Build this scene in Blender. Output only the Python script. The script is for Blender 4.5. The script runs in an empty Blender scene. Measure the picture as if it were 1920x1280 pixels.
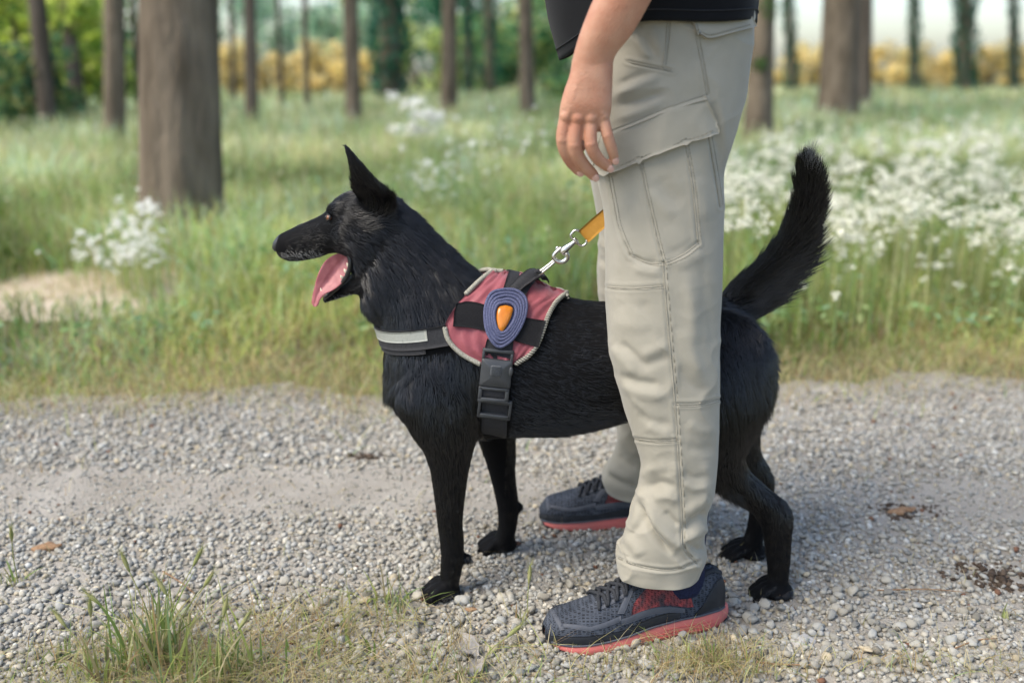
import bpy, bmesh, math, random
import numpy as np
from mathutils import Vector, Matrix, kdtree, noise
from mathutils.bvhtree import BVHTree

scene = bpy.context.scene
col = scene.collection
R = math.radians
rng = np.random.default_rng(7)
random.seed(7)

# ------------------------------------------------------------------ camera, sky, sun, exposure
CAM_H, PITCH, FPX = 0.95, R(15.28), 35 / 36 * 1920
cam_data = bpy.data.cameras.new("camera")
cam = bpy.data.objects.new("camera", cam_data)
col.objects.link(cam)
cam.location = (0, 0, CAM_H)
cam.rotation_euler = (math.pi / 2 - PITCH, 0, 0)
cam_data.lens = 35
cam_data.sensor_width = 36
cam_data.clip_start = 0.05
cam_data.clip_end = 2000
cam_data.dof.use_dof = True
cam_data.dof.focus_distance = 1.67
cam_data.dof.aperture_fstop = 1.9
scene.camera = cam

world = bpy.data.worlds.new("World")
scene.world = world
world.use_nodes = True
wn = world.node_tree.nodes
bg = wn["Background"]
sky = wn.new("ShaderNodeTexSky")
sky.sky_type = "NISHITA"
sky.sun_disc = False
SUN_EL, SUN_AZ = 54.0, -118.0          # azimuth from +Y (view direction) towards +X
sky.sun_elevation = R(SUN_EL)
sky.sun_rotation = R(SUN_AZ)
sky.air_density = 1.0
sky.dust_density = 2.0
sky.ozone_density = 1.0
world.node_tree.links.new(sky.outputs[0], bg.inputs[0])
bg.inputs[1].default_value = 0.115

sun_data = bpy.data.lights.new("sun", "SUN")
sun = bpy.data.objects.new("sun", sun_data)
col.objects.link(sun)
sun_data.energy = 1.5
sun_data.angle = R(35)
sun_data.color = (1.0, 0.92, 0.78)
_d = Vector((math.sin(R(SUN_AZ)) * math.cos(R(SUN_EL)), math.cos(R(SUN_AZ)) * math.cos(R(SUN_EL)), math.sin(R(SUN_EL))))
sun.rotation_euler = _d.to_track_quat("Z", "Y").to_euler()

scene.view_settings.view_transform = "Standard"
scene.view_settings.look = "None"
scene.view_settings.gamma = 1.0
scene.view_settings.exposure = 1.38
scene.cycles.use_denoising = True
scene.cycles.max_bounces = 6
scene.cycles.diffuse_bounces = 2
scene.cycles.glossy_bounces = 3
scene.cycles.transmission_bounces = 3
scene.cycles.transparent_max_bounces = 6
scene.cycles.use_adaptive_sampling = True
scene.cycles.adaptive_threshold = 0.02

# ------------------------------------------------------------------ helpers
RIGHT, FWD, UP = Vector((1, 0, 0)), Vector((0, math.cos(PITCH), -math.sin(PITCH))), Vector((0, math.sin(PITCH), math.cos(PITCH)))
CAM = Vector((0, 0, CAM_H))

def ray(px, py):
    return (RIGHT * ((px - 960) / FPX) + UP * (-(py - 640) / FPX) + FWD)

def W(px, py, Y):
    """The point seen at (px, py) of the 1920x1280 photograph that lies at the distance Y in front of the camera."""
    d = ray(px, py)
    return CAM + d * (Y / d.y)

def G(px, py, z=0.0):
    d = ray(px, py)
    return CAM + d * ((z - CAM_H) / d.z)

_Rt, _F, _U = np.array(RIGHT), np.array(FWD), np.array(UP)
def to_px(P):
    P = np.asarray(P, dtype=float) - np.array(CAM)
    dep = P @ _F
    return np.stack([960 + FPX * (P @ _Rt) / dep, 640 - FPX * (P @ _U) / dep], axis=-1)

def mesh_np(name, verts, faces, mat=None, smooth=True, attrs=None):
    verts = np.asarray(verts, dtype=np.float32).reshape(-1, 3)
    faces = np.asarray(faces, dtype=np.int32)
    me = bpy.data.meshes.new(name)
    me.vertices.add(len(verts))
    me.vertices.foreach_set("co", verts.ravel())
    nf, k = faces.shape
    me.loops.add(nf * k)
    me.loops.foreach_set("vertex_index", faces.ravel())
    me.polygons.add(nf)
    me.polygons.foreach_set("loop_start", np.arange(0, nf * k, k, dtype=np.int32))
    me.polygons.foreach_set("loop_total", np.full(nf, k, dtype=np.int32))
    if smooth:
        me.polygons.foreach_set("use_smooth", np.ones(nf, dtype=bool))
    for an, av in (attrs or {}).items():
        av = np.asarray(av, dtype=np.float32)
        if av.ndim == 1:
            a = me.attributes.new(an, "FLOAT", "POINT")
            a.data.foreach_set("value", av)
        else:
            a = me.attributes.new(an, "FLOAT_COLOR", "POINT")
            a.data.foreach_set("color", np.concatenate([av, np.ones((len(av), 1), np.float32)], 1).ravel())
    me.update(calc_edges=True)
    if mat:
        me.materials.append(mat)
    return me

def obj(name, me, parent=None, label=None, cat=None, group=None, kind=None, loc=None):
    o = bpy.data.objects.new(name, me)
    col.objects.link(o)
    if parent is not None:
        o.parent = parent
        o.matrix_parent_inverse = Matrix.Translation(-parent.location) if parent.type == "EMPTY" or parent.location.length > 0 else Matrix()
    if label: o["label"] = label
    if cat: o["category"] = cat
    if group: o["group"] = group
    if kind: o["kind"] = kind
    if loc is not None: o.location = loc
    return o

def empty(name, loc, **k):
    o = obj(name, None, **k)
    o.location = loc
    o.empty_display_size = 0.1
    return o

class MB:
    """Collects triangles and quads (as triangles) into one mesh."""
    def __init__(self):
        self.v, self.f, self.n = [], [], 0
    def add(self, verts, faces):
        verts = np.asarray(verts, dtype=float).reshape(-1, 3)
        for f in faces:
            if len(f) == 4:
                self.f.append((f[0] + self.n, f[1] + self.n, f[2] + self.n)); self.f.append((f[0] + self.n, f[2] + self.n, f[3] + self.n))
            else:
                self.f.append(tuple(i + self.n for i in f))
        self.v.append(verts); self.n += len(verts)
    def mesh(self, name, mat=None, smooth=True):
        return mesh_np(name, np.concatenate(self.v), np.array(self.f, dtype=np.int32), mat, smooth)

def catmull(P, n):
    """Resample a list of rows (any width) to n rows by Catmull-Rom."""
    P = np.asarray(P, dtype=float)
    m = len(P)
    if m == 2:
        t = np.linspace(0, 1, n)[:, None]
        return P[0] * (1 - t) + P[1] * t
    Q = np.vstack([2 * P[0] - P[1], P, 2 * P[-1] - P[-2]])
    u = np.linspace(0, m - 1 - 1e-9, n)
    i = u.astype(int); t = (u - i)[:, None]
    a, b, c, d = Q[i], Q[i + 1], Q[i + 2], Q[i + 3]
    return 0.5 * ((2 * b) + (-a + c) * t + (2 * a - 5 * b + 4 * c - d) * t ** 2 + (-a + 3 * b - 3 * c + d) * t ** 3)

def grid_faces(nr, nc, wrap=True):
    f = []
    for i in range(nr - 1):
        for j in range(nc if wrap else nc - 1):
            k = (j + 1) % nc
            f.append((i * nc + j, i * nc + k, (i + 1) * nc + k, (i + 1) * nc + j))
    return f

def loft_pts(rows, n=24, per=6, power=1.0, egg=0.0):
    """rows: (centre, A half vector, B half vector). Returns an (nr, n, 3) array."""
    P = np.array([list(c) + list(a) + list(b) for c, a, b in rows])
    P = catmull(P, max(2, (len(rows) - 1) * per + 1))
    t = np.linspace(0, 2 * math.pi, n, endpoint=False)
    ct, st = np.cos(t), np.sin(t)
    ca = np.sign(ct) * np.abs(ct) ** power; sa = np.sign(st) * np.abs(st) ** power
    sa = sa * (1 + egg * ca)
    return P[:, None, 0:3] + P[:, None, 3:6] * ca[None, :, None] + P[:, None, 6:9] * sa[None, :, None]

def add_loft(mb, rows, n=24, per=6, power=1.0, egg=0.0, caps=True):
    V = loft_pts(rows, n, per, power, egg)
    nr = len(V)
    verts = V.reshape(-1, 3)
    faces = grid_faces(nr, n)
    if caps:
        # rounded caps: one extra shrunken ring and a pole at each end
        for end, nxt in ((0, 1), (nr - 1, nr - 2)):
            c = V[end].mean(0); d = c - V[nxt].mean(0)
            r = np.linalg.norm(V[end] - c, axis=1).mean()
            d = d / (np.linalg.norm(d) + 1e-9) * r * 0.35
            base = len(verts)
            verts = np.vstack([verts, c + (V[end] - c) * 0.7 + d * 0.6, (c + d)[None]])
            for j in range(n):
                k = (j + 1) % n
                q = (end * n + j, end * n + k, base + k, base + j)
                t3 = (base + j, base + k, base + n)
                if end == 0: q, t3 = q[::-1], t3[::-1]
                faces += [q, t3]
    mb.add(verts, faces)
    return V

def add_tube(mb, pts, radii, n=10, per=4, caps=True):
    pts = [Vector(p) for p in pts]
    if not hasattr(radii, "__len__"): radii = [radii] * len(pts)
    P = catmull([list(p) + [r] for p, r in zip(pts, radii)], max(2, (len(pts) - 1) * per + 1))
    C = P[:, :3]; T = np.gradient(C, axis=0)
    rows = []
    ref = Vector((0, 1, 0)) if abs(Vector(T[0]).normalized().y) < 0.9 else Vector((1, 0, 0))
    a = None
    for c, t, r in zip(C, T, P[:, 3]):
        t = Vector(t).normalized()
        a = (ref if a is None else a)
        a = (a - t * a.dot(t)).normalized()
        b = t.cross(a)
        rows.append((c, a * r, b * r))
    nr = len(rows)
    tt = np.linspace(0, 2 * math.pi, n, endpoint=False)
    V = np.array([[np.array(c) + np.array(A) * math.cos(x) + np.array(B) * math.sin(x) for x in tt] for c, A, B in rows])
    verts = V.reshape(-1, 3); faces = grid_faces(nr, n)
    if caps:
        base = len(verts)
        verts = np.vstack([verts, C[0][None], C[-1][None]])
        for j in range(n):
            k = (j + 1) % n
            faces += [(base, k, j), (base + 1, (nr - 1) * n + j, (nr - 1) * n + k)]
    mb.add(verts, faces)

def add_ball(mb, c, rx, ry, rz, rot=None, nu=14, nv=9):
    V = []
    for i in range(nv + 1):
        p = math.pi * i / nv
        for j in range(nu):
            t = 2 * math.pi * j / nu
            v = Vector((rx * math.sin(p) * math.cos(t), ry * math.sin(p) * math.sin(t), rz * math.cos(p)))
            if rot: v = rot @ v
            V.append(list(Vector(c) + v))
    mb.add(V, [tuple(reversed(q)) for q in grid_faces(nv + 1, nu)])

def remeshed(name, mb, voxel, smooth=6, factor=0.5):
    """One continuous surface out of the overlapping closed shapes."""
    me = mb.mesh(name + "_raw")
    o = bpy.data.objects.new(name + "_raw", me)
    col.objects.link(o)
    m = o.modifiers.new("r", "REMESH"); m.mode = "VOXEL"; m.voxel_size = voxel; m.use_smooth_shade = True
    if smooth:
        s = o.modifiers.new("s", "SMOOTH"); s.factor = factor; s.iterations = smooth
    dg = bpy.context.evaluated_depsgraph_get()
    out = bpy.data.meshes.new_from_object(o.evaluated_get(dg))
    out.name = name
    bpy.data.objects.remove(o); bpy.data.meshes.remove(me)
    out.polygons.foreach_set("use_smooth", np.ones(len(out.polygons), dtype=bool))
    return out

def bvh_of(me):
    me.calc_loop_triangles()
    v = np.empty(len(me.vertices) * 3, np.float32); me.vertices.foreach_get("co", v)
    t = np.empty(len(me.loop_triangles) * 3, np.int32); me.loop_triangles.foreach_get("vertices", t)
    return BVHTree.FromPolygons([Vector(x) for x in v.reshape(-1, 3)], [tuple(x) for x in t.reshape(-1, 3).tolist()])

def hit(bvh, px, py, off=0.0, Yfall=1.75):
    d = ray(px, py).normalized()
    p, n, i, dist = bvh.ray_cast(CAM, d)
    if p is None:
        p, n, i, dist = bvh.find_nearest(W(px, py, Yfall))
    if n.dot(d) > 0 and n.dot(p - CAM) > 0: n = -n
    return p + n * off, n

def polyline(P, n):
    """Resample px polyline to n points by arc length (smoothed)."""
    P = np.asarray(P, float)
    C = catmull(P, 30 * len(P))
    s = np.concatenate([[0], np.cumsum(np.linalg.norm(np.diff(C, axis=0), axis=1))])
    u = np.linspace(0, s[-1], n)
    return np.stack([np.interp(u, s, C[:, k]) for k in range(C.shape[1])], 1)

def add_patch(mb, bvh, A, B, nu, nv, off, thick, Yfall=1.75, wob=None, mirror=None, crown=0.0):
    """A sheet between the px polylines A and B laid on a surface: an outer skin at off, an inner skin at off - thick, closed all round."""
    a, b = polyline(A, nu), polyline(B, nu)
    out = np.zeros((nu, nv, 3)); inn = np.zeros((nu, nv, 3))
    for i in range(nu):
        for j in range(nv):
            t = j / (nv - 1)
            q = a[i] * (1 - t) + b[i] * t
            p, n = hit(bvh, q[0], q[1], 0, Yfall)
            e = off + (wob(i / (nu - 1), t) if wob else 0) + crown * (1 - (2 * t - 1) ** 2)
            out[i, j] = p + n * e; inn[i, j] = p + n * (off - thick)
    add_sheet(mb, out, inn)
    if mirror is not None:
        o2, i2 = out.copy(), inn.copy()
        o2[..., 1] = 2 * mirror - o2[..., 1]; i2[..., 1] = 2 * mirror - i2[..., 1]
        add_sheet(mb, o2[::-1], i2[::-1])
    return out

def add_sheet(mb, out, inn):
    nu, nv = out.shape[:2]
    m = nu * nv
    f = grid_faces(nu, nv, wrap=False)
    faces = [q[::-1] for q in f] + [tuple(x + m for x in q) for q in f]
    rim = [i * nv for i in range(nu)] + [(nu - 1) * nv + j for j in range(1, nv)] + [i * nv + nv - 1 for i in range(nu - 2, -1, -1)] + [j for j in range(nv - 2, 0, -1)]
    for k in range(len(rim)):
        p, q = rim[k], rim[(k + 1) % len(rim)]
        faces.append((p, q, q + m, p + m))
    mb.add(np.concatenate([out.reshape(-1, 3), inn.reshape(-1, 3)]), faces)

# ------------------------------------------------------------------ materials
def mat(name, color, rough=0.8, var=0.15, scale=20, bump=0.0, bscale=None, spec=0.3, metal=0.0, attr=None, sheen=0.0, sub=0.0, color2=None, trans=0.0, bdist=0.002, stretch=None):
    m = bpy.data.materials.new(name)
    m.use_nodes = True
    nt = m.node_tree; N = nt.nodes; L = nt.links
    b = N["Principled BSDF"]
    b.inputs["Roughness"].default_value = rough
    b.inputs["Specular IOR Level"].default_value = spec
    b.inputs["Metallic"].default_value = metal
    if sheen: b.inputs["Sheen Weight"].default_value = sheen
    if sub:
        b.inputs["Subsurface Weight"].default_value = sub
        b.inputs["Subsurface Radius"].default_value = (0.012, 0.004, 0.002)
        b.inputs["Subsurface Scale"].default_value = 0.6
    tc = N.new("ShaderNodeTexCoord")
    src = tc.outputs["Object"]
    if stretch:
        mp = N.new("ShaderNodeMapping"); mp.inputs["Scale"].default_value = stretch
        L.new(src, mp.inputs[0]); src = mp.outputs[0]
    nz = N.new("ShaderNodeTexNoise"); nz.inputs["Scale"].default_value = scale; nz.inputs["Detail"].default_value = 6
    L.new(src, nz.inputs["Vector"])
    ramp = N.new("ShaderNodeValToRGB")
    c2 = color2 if color2 else tuple(min(1, c * (1 + var)) for c in color)
    c1 = tuple(c * (1 - var) for c in color) if not color2 else color
    ramp.color_ramp.elements[0].position = 0.32; ramp.color_ramp.elements[1].position = 0.68
    ramp.color_ramp.elements[0].color = (*c1, 1); ramp.color_ramp.elements[1].color = (*c2, 1)
    L.new(nz.outputs["Fac"], ramp.inputs[0])
    out = ramp.outputs[0]
    if attr:
        at = N.new("ShaderNodeAttribute"); at.attribute_name = attr
        mx = N.new("ShaderNodeMix"); mx.data_type = "RGBA"; mx.blend_type = "MULTIPLY"; mx.inputs[0].default_value = 1.0
        L.new(out, mx.inputs[6]); L.new(at.outputs["Color"], mx.inputs[7]); out = mx.outputs[2]
    L.new(out, b.inputs["Base Color"])
    if bump:
        nb = N.new("ShaderNodeTexNoise"); nb.inputs["Scale"].default_value = bscale or scale * 3; nb.inputs["Detail"].default_value = 5
        L.new(src, nb.inputs["Vector"])
        bp = N.new("ShaderNodeBump"); bp.inputs["Strength"].default_value = bump; bp.inputs["Distance"].default_value = bdist
        L.new(nb.outputs["Fac"], bp.inputs["Height"]); L.new(bp.outputs[0], b.inputs["Normal"])
    if trans:
        tr = N.new("ShaderNodeBsdfTranslucent"); L.new(out, tr.inputs[0])
        ms = N.new("ShaderNodeMixShader"); ms.inputs[0].default_value = trans
        L.new(b.outputs[0], ms.inputs[1]); L.new(tr.outputs[0], ms.inputs[2]); L.new(ms.outputs[0], N["Material Output"].inputs[0])
    return m
# ------------------------------------------------------------------ ground and path
def fbm(x, y, s, o=3):
    return sum(noise.noise((x * s * 2 ** k, y * s * 2 ** k, 3.7 * k)) / 2 ** k for k in range(o))

M_soil = mat("soil", (0.10, 0.085, 0.055), 0.95, color2=(0.20, 0.20, 0.09), scale=1.3, bump=0.5, bscale=60, spec=0.1)
M_path = mat("path_dust", (0.27, 0.245, 0.205), 0.95, color2=(0.37, 0.345, 0.30), scale=5, bump=0.9, bscale=160, spec=0.1, bdist=0.006)
M_pale = mat("sun_painted_earth", (0.38, 0.315, 0.225), 0.95, color2=(0.58, 0.50, 0.39), scale=11, bump=0.6, bscale=60, spec=0.1)  # bare soil with a patch of sunlight painted into its pale tones

def sheet(xs, ys, zf):
    V = [(x, y, zf(x, y)) for y in ys for x in xs]
    return V, grid_faces(len(ys), len(xs), wrap=False)

xs = np.unique(np.concatenate([np.linspace(-400, -10, 14), np.linspace(-10, 10, 61), np.linspace(10, 400, 14)]))
ys = np.unique(np.concatenate([np.linspace(-12, 0, 7), np.linspace(0, 8, 41), np.linspace(8, 60, 30), np.linspace(60, 700, 14)]))
v, f = sheet(xs, ys, lambda x, y: (-0.012 + 0.012 * fbm(x, y, 0.7, 2)) if y < 60 else -0.012)
obj("ground", mesh_np("ground", v, np.array(f), M_soil), kind="structure")

PATH_NEAR, PATH_FAR = 1.2, 2.92
def path_far(x): return 2.86 + 0.06 * x + 0.13 * noise.noise((x * 1.6, 0.3, 0)) + 0.09 * noise.noise((x * 5, 2.3, 0))
def path_z(x, y): return 0.006 + 0.008 * fbm(x, y, 1.8, 3)
xs = np.linspace(-4, 4, 240); nrow = 60
v = []
for k in range(nrow):
    for x in xs:
        y0 = 0.6; y1 = path_far(x) + 0.45
        y = y0 + (y1 - y0) * k / (nrow - 1)
        z = path_z(x, y) - 0.055 * max(0, (y - path_far(x) + 0.02) / 0.47) ** 1.0 + 0.014 * max(0, min(1, (y - path_far(x)) / .1)) * noise.noise((x * 9, y * 9, 4))
        v.append((x, y, z))
path = obj("path", mesh_np("path", v, np.array(grid_faces(nrow, len(xs), wrap=False)), M_path), kind="structure")

# bare earth opening beside the white flower clump; the sunlight on it is painted as pale colour
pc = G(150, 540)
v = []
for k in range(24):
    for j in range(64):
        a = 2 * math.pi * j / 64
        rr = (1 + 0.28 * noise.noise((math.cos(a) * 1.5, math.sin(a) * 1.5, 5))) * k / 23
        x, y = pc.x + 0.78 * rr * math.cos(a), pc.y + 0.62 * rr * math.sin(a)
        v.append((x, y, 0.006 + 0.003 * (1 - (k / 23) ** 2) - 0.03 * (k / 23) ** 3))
obj("sun_painted_bare_earth", mesh_np("sun_painted_patch", v, np.array(grid_faces(24, 64)), M_pale), kind="structure")
def bareness(x, y):
    q = math.sqrt(((x - pc.x) / 0.40) ** 2 + ((y - pc.y) / 0.30) ** 2) + 0.45 * noise.noise((x * 5, y * 5, 2))
    return max(0.0, min(1.0, (1.5 - q) / 1.0))
def bare(x, y):
    return bareness(x, y) > 0.5

# ------------------------------------------------------------------ gravel
def stone_mesh(seed, sub=1):
    bm = bmesh.new(); bmesh.ops.create_icosphere(bm, subdivisions=sub, radius=1)
    r = random.Random(seed)
    sx, sy, sz = r.uniform(0.85, 1.25), r.uniform(0.75, 1.05), r.uniform(0.5, 0.8)
    cuts = [(Vector((r.uniform(-1, 1), r.uniform(-1, 1), r.uniform(-1, 1))).normalized(), r.uniform(0.42, 0.78)) for _ in range(10)]
    for vtx in bm.verts:
        p = vtx.co.copy()
        for n_, d_ in cuts:
            e = p.dot(n_) - d_
            if e > 0: p -= n_ * e * 0.85
        p *= 1 + 0.12 * noise.noise(p * 1.7 + Vector((seed, 0, 0)))
        vtx.co = Vector((p.x * sx, p.y * sy, p.z * sz))
    V = np.array([list(x.co) for x in bm.verts]); F = np.array([[q.index for q in t.verts] for t in bm.faces])
    bm.free()
    return V, F

M_gravel = mat("gravel_stone", (0.84, 0.84, 0.84), 0.9, color2=(1.0, 1.0, 1.0), scale=120, bump=0.4, bscale=400, spec=0.15, attr="tint", bdist=0.001)

def stone_tint(r):
    k = r.random(); g = r.uniform(0.28, 0.42)
    if k < 0.12: g = r.uniform(0.17, 0.26)
    if k > 0.93: g = r.uniform(0.46, 0.60)
    w = r.uniform(0.0, 0.10)
    if r.random() < 0.05: w = 0.2
    return (g * (1.00 + w * .8), g, g * (0.93 - w * 1.1))

def packed(x, y):
    """Band of the wheel track where fine dust fills the stones."""
    c = 2.12 + 0.10 * noise.noise((x * 1.1, 4.0, 0)); t = abs(y - c) / 0.17
    b = max(0.0, 1 - t * t) * (0.7 + 0.6 * noise.noise((x * 2.2, y * 3, 9)))
    return b * (1.05 if x < 0.1 else 0.6)

SV = [stone_mesh(s) for s in range(14)]
SVs = [stone_mesh(s, 0) if False else stone_mesh(s + 50, 1) for s in range(4)]
spots = []
r = random.Random(11)
for _ in range(95000):
    y = 1.22 + (path_far(0) + 0.16 - 1.22) * r.random() ** 0.92
    half = 0.60 * y + 0.30
    x = r.uniform(-half, half)
    if y > path_far(x) + 0.05 * r.gauss(0, 1): continue
    pk = packed(x, y)
    if r.random() < pk * 0.85: continue
    if r.random() < min(.9, max(0, (y - path_far(x) + .28) / .36)) : continue
    s = min(0.0115, max(0.0032, r.lognormvariate(math.log(0.0060), 0.30)))
    if pk > 0.3: s *= 0.7
    if y > 2.3: s *= 1.12
    spots.append((s, x, y))
spots = spots[:49000]
for _ in range(9000):
    y = r.uniform(0.75, path_far(0)); x = r.choice((-1, 1)) * (0.60 * y + 0.30 + r.random() ** 1.4 * 1.5)
    if y < path_far(x) - .1: spots.append((r.uniform(.0055, .011), x, y))
for _ in range(9000):
    y = r.uniform(1.85, 2.45); x = r.uniform(-1.6, 1.6)
    if r.random() < packed(x, y) + .1: spots.append((r.uniform(.0014, .0030), x, y))
big = sorted(range(len(spots)), key=lambda i: -spots[i][0] / spots[i][2] ** 1.5 if abs(spots[i][1]) < 0.53 * spots[i][2] and spots[i][2] > 1.42 else 1)[:296]
bigset = set(big)
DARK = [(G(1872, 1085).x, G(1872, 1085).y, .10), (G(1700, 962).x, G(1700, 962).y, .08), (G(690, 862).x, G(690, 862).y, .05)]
vs, fs, ts, n = [], [], [], 0
for i, (s, x, y) in enumerate(spots):
    if i in bigset: continue
    V, F = SV[r.randrange(14)]
    a, b_, c = r.uniform(0, 6.28), r.uniform(-0.5, 0.5), r.uniform(-0.5, 0.5)
    M_ = np.array(Matrix.Rotation(a, 3, "Z") @ Matrix.Rotation(b_, 3, "X") @ Matrix.Rotation(c, 3, "Y"))
    vs.append(V @ M_.T * s + (x, y, path_z(x, y) + s * r.uniform(0.05, 0.55))); fs.append(F + n); n += len(V)
    tn = stone_tint(r); k = r.random()
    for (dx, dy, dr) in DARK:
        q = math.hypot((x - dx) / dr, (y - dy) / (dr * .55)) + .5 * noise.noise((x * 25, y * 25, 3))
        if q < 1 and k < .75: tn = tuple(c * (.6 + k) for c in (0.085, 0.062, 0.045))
    if k > .995: tn = (0.18, 0.095, 0.06)
    ts.append(np.tile(tn, (len(V), 1)))
obj("gravel", mesh_np("gravel", np.concatenate(vs), np.concatenate(fs), M_gravel, smooth=False, attrs={"tint": np.concatenate(ts)}), parent=path, kind="stuff")
stone_meshes = []
for s in range(24):
    V, F = stone_mesh(100 + s, 2)
    V = V * (1 + 0.10 * np.array([noise.noise(Vector(q) * 3 + Vector((s, 0, 0))) for q in V]))[:, None]
    stone_meshes.append(mesh_np("stone", V, F, M_gravel, smooth=False, attrs={"tint": np.tile(stone_tint(r), (len(V), 1))}))
for i in big:
    s, x, y = spots[i]
    o = obj("stone", stone_meshes[r.randrange(24)], parent=path)
    s *= 1.12
    o.scale = (s, s, s); o.location = (x, y, path_z(x, y) + s * 0.5)
    o.rotation_euler = (r.uniform(-.4, .4), r.uniform(-.4, .4), r.uniform(0, 6.28))

# the lumps that stand out of the gravel
def lump(px, py, sx, sy, sz, tint, label, seed):
    V, F = stone_mesh(seed, 3)
    V = V * (1 + 0.05 * np.array([noise.noise(Vector(q) * 5) for q in V]))[:, None]
    p = G(px, py)
    o = obj("rock", mesh_np("rock", V * (sx, sy, sz), F, M_gravel, smooth=True, attrs={"tint": np.tile(tint, (len(V), 1))}), label=label, cat="rock")
    o.location = (p.x, p.y, sz * 0.35)
    return o
lump(1503, 1213, 0.034, 0.028, 0.026, (0.44, 0.43, 0.41), "large pale grey rock lump on the gravel behind the near heel", 201)
lump(1548, 1222, 0.012, 0.011, 0.010, (0.35, 0.34, 0.32), "grey rock touching the large pale lump on the gravel", 202)
lump(1655, 1205, 0.009, 0.009, 0.008, (0.5, 0.49, 0.45), "small round pale rock alone on the gravel right of the lump", 203)
lump(1432, 1222, 0.015, 0.013, 0.012, (0.46, 0.47, 0.46), "flat whitish rock between the shoe heel and the pale lump", 205)
lump(925, 1140, 0.014, 0.011, 0.008, (0.45, 0.44, 0.38), "flat beige rock beside the dog's near front paw", 206)

# ------------------------------------------------------------------ grass
M_grass = mat("grass_blade", (0.92, 0.92, 0.92), 0.6, color2=(1, 1, 1), scale=3, attr="tint", trans=0.5, spec=0.25)

GREENS = np.array([(0.40, 0.46, 0.13), (0.50, 0.54, 0.20), (0.26, 0.36, 0.10), (0.34, 0.47, 0.20), (0.60, 0.59, 0.29)])
DRY = np.array([(0.44, 0.36, 0.19), (0.52, 0.45, 0.28), (0.36, 0.25, 0.13), (0.40, 0.36, 0.16)])
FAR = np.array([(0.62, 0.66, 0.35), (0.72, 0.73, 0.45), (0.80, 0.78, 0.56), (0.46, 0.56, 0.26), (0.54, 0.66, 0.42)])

def blades(x, y, z, h, w, tint, lean=0.35, seed=1, levels=3, head=None):
    g = np.random.default_rng(seed)
    n = len(x)
    az = g.uniform(0, 2 * np.pi, n); ln = np.abs(g.normal(0, lean, n)) * h
    fa = g.uniform(0, np.pi, n)
    dx, dy = np.cos(az) * ln, np.sin(az) * ln
    wx, wy = np.cos(fa) * w / 2, np.sin(fa) * w / 2
    V = np.zeros((n, 2 * levels + 1, 3), np.float32)
    for k in range(levels):
        t = k / levels
        cx, cy, cz = x + dx * t ** 2, y + dy * t ** 2, z + h * t * (1 - 0.18 * t * np.minimum(ln / h, 1))
        ww = 1 - 0.55 * t
        V[:, 2 * k, 0] = cx - wx * ww; V[:, 2 * k, 1] = cy - wy * ww; V[:, 2 * k, 2] = cz
        V[:, 2 * k + 1, 0] = cx + wx * ww; V[:, 2 * k + 1, 1] = cy + wy * ww; V[:, 2 * k + 1, 2] = cz
    V[:, -1, 0] = x + dx; V[:, -1, 1] = y + dy; V[:, -1, 2] = z + h * (1 - 0.2 * np.minimum(ln / h, 1))
    F = []
    for k in range(levels - 1):
        F += [(2 * k, 2 * k + 1, 2 * k + 3), (2 * k, 2 * k + 3, 2 * k + 2)]
    F.append((2 * levels - 2, 2 * levels - 1, 2 * levels))
    F = np.array(F); m = 2 * levels + 1
    faces = (F[None] + (np.arange(n) * m)[:, None, None]).reshape(-1, 3)
    T = np.repeat(tint, m, axis=0)
    return V.reshape(-1, 3), faces, T

def pick(pal, n, g, jit=0.16):
    return pal[g.integers(0, len(pal), n)] * (1 + g.normal(0, jit, (n, 1))).clip(0.5, 1.6)

g = np.random.default_rng(5)
parts = []
# meadow: density falls with distance, blades widen with it
n = 138000
Y = 2.78 * (48 / 2.78) ** (g.random(n) ** 1.12)
X = g.uniform(-1, 1, n) * (0.62 * Y + 0.4)
side_ = g.random(n) < 0.17      # the meadow goes on to both sides of the picture
X = np.where(side_, np.sign(X) * (0.62 * Y + 0.4 + g.random(n) ** 1.3 * 2.6), X)
edge = np.array([path_far(x) for x in X[:]])
keep = (Y > edge - 0.02 + np.abs(g.normal(0, 0.09, n)) + np.where(X > 0.35, 0.13, 0.0)) & ~(g.random(n) < 0.97 * np.array([bareness(a, b_) for a, b_ in zip(X, Y)]) ** 0.7)
pz = np.array([noise.noise((a * 0.9, b_ * 0.6, 1.0)) for a, b_ in zip(X, Y)])
pz2 = np.array([noise.noise((a * 2.3, b_ * 1.7, 6.0)) for a, b_ in zip(X, Y)])
keep &= ~((np.abs(X - pc.x) < 0.50) & (Y > pc.y - 1.1) & (Y < pc.y) & (g.random(n) < 0.55))
X, Y, pz, pz2, edge = X[keep], Y[keep], pz[keep], pz2[keep], edge[keep]
n = len(X)
ramp = np.clip((Y - edge) / 1.6, 0, 1) ** 1.2
H = (0.035 + 0.215 * ramp + 0.10 * np.clip((Y - 4) / 6, 0, 1)) * g.uniform(0.55, 1.3, n) * (1 + 0.35 * pz)
near_bare = (np.abs(X - pc.x) < 0.6) & (Y > pc.y - 1.3) & (Y < pc.y)
bn = np.array([bareness(a, b_) for a, b_ in zip(X, Y)])
H = np.where(near_bare, np.minimum(H, 0.10 * (0.6 + 0.7 * g.random(n))), H) * (1 - 0.7 * bn)
Wd = (0.0034 + 0.0013 * Y) * g.uniform(0.6, 1.3, n) * np.where(np.abs(X) > 0.62 * Y + 0.4, 1.7, 1)
T = pick(GREENS, n, g)
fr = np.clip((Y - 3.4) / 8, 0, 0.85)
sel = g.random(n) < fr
T[sel] = pick(FAR, sel.sum(), g)
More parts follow.
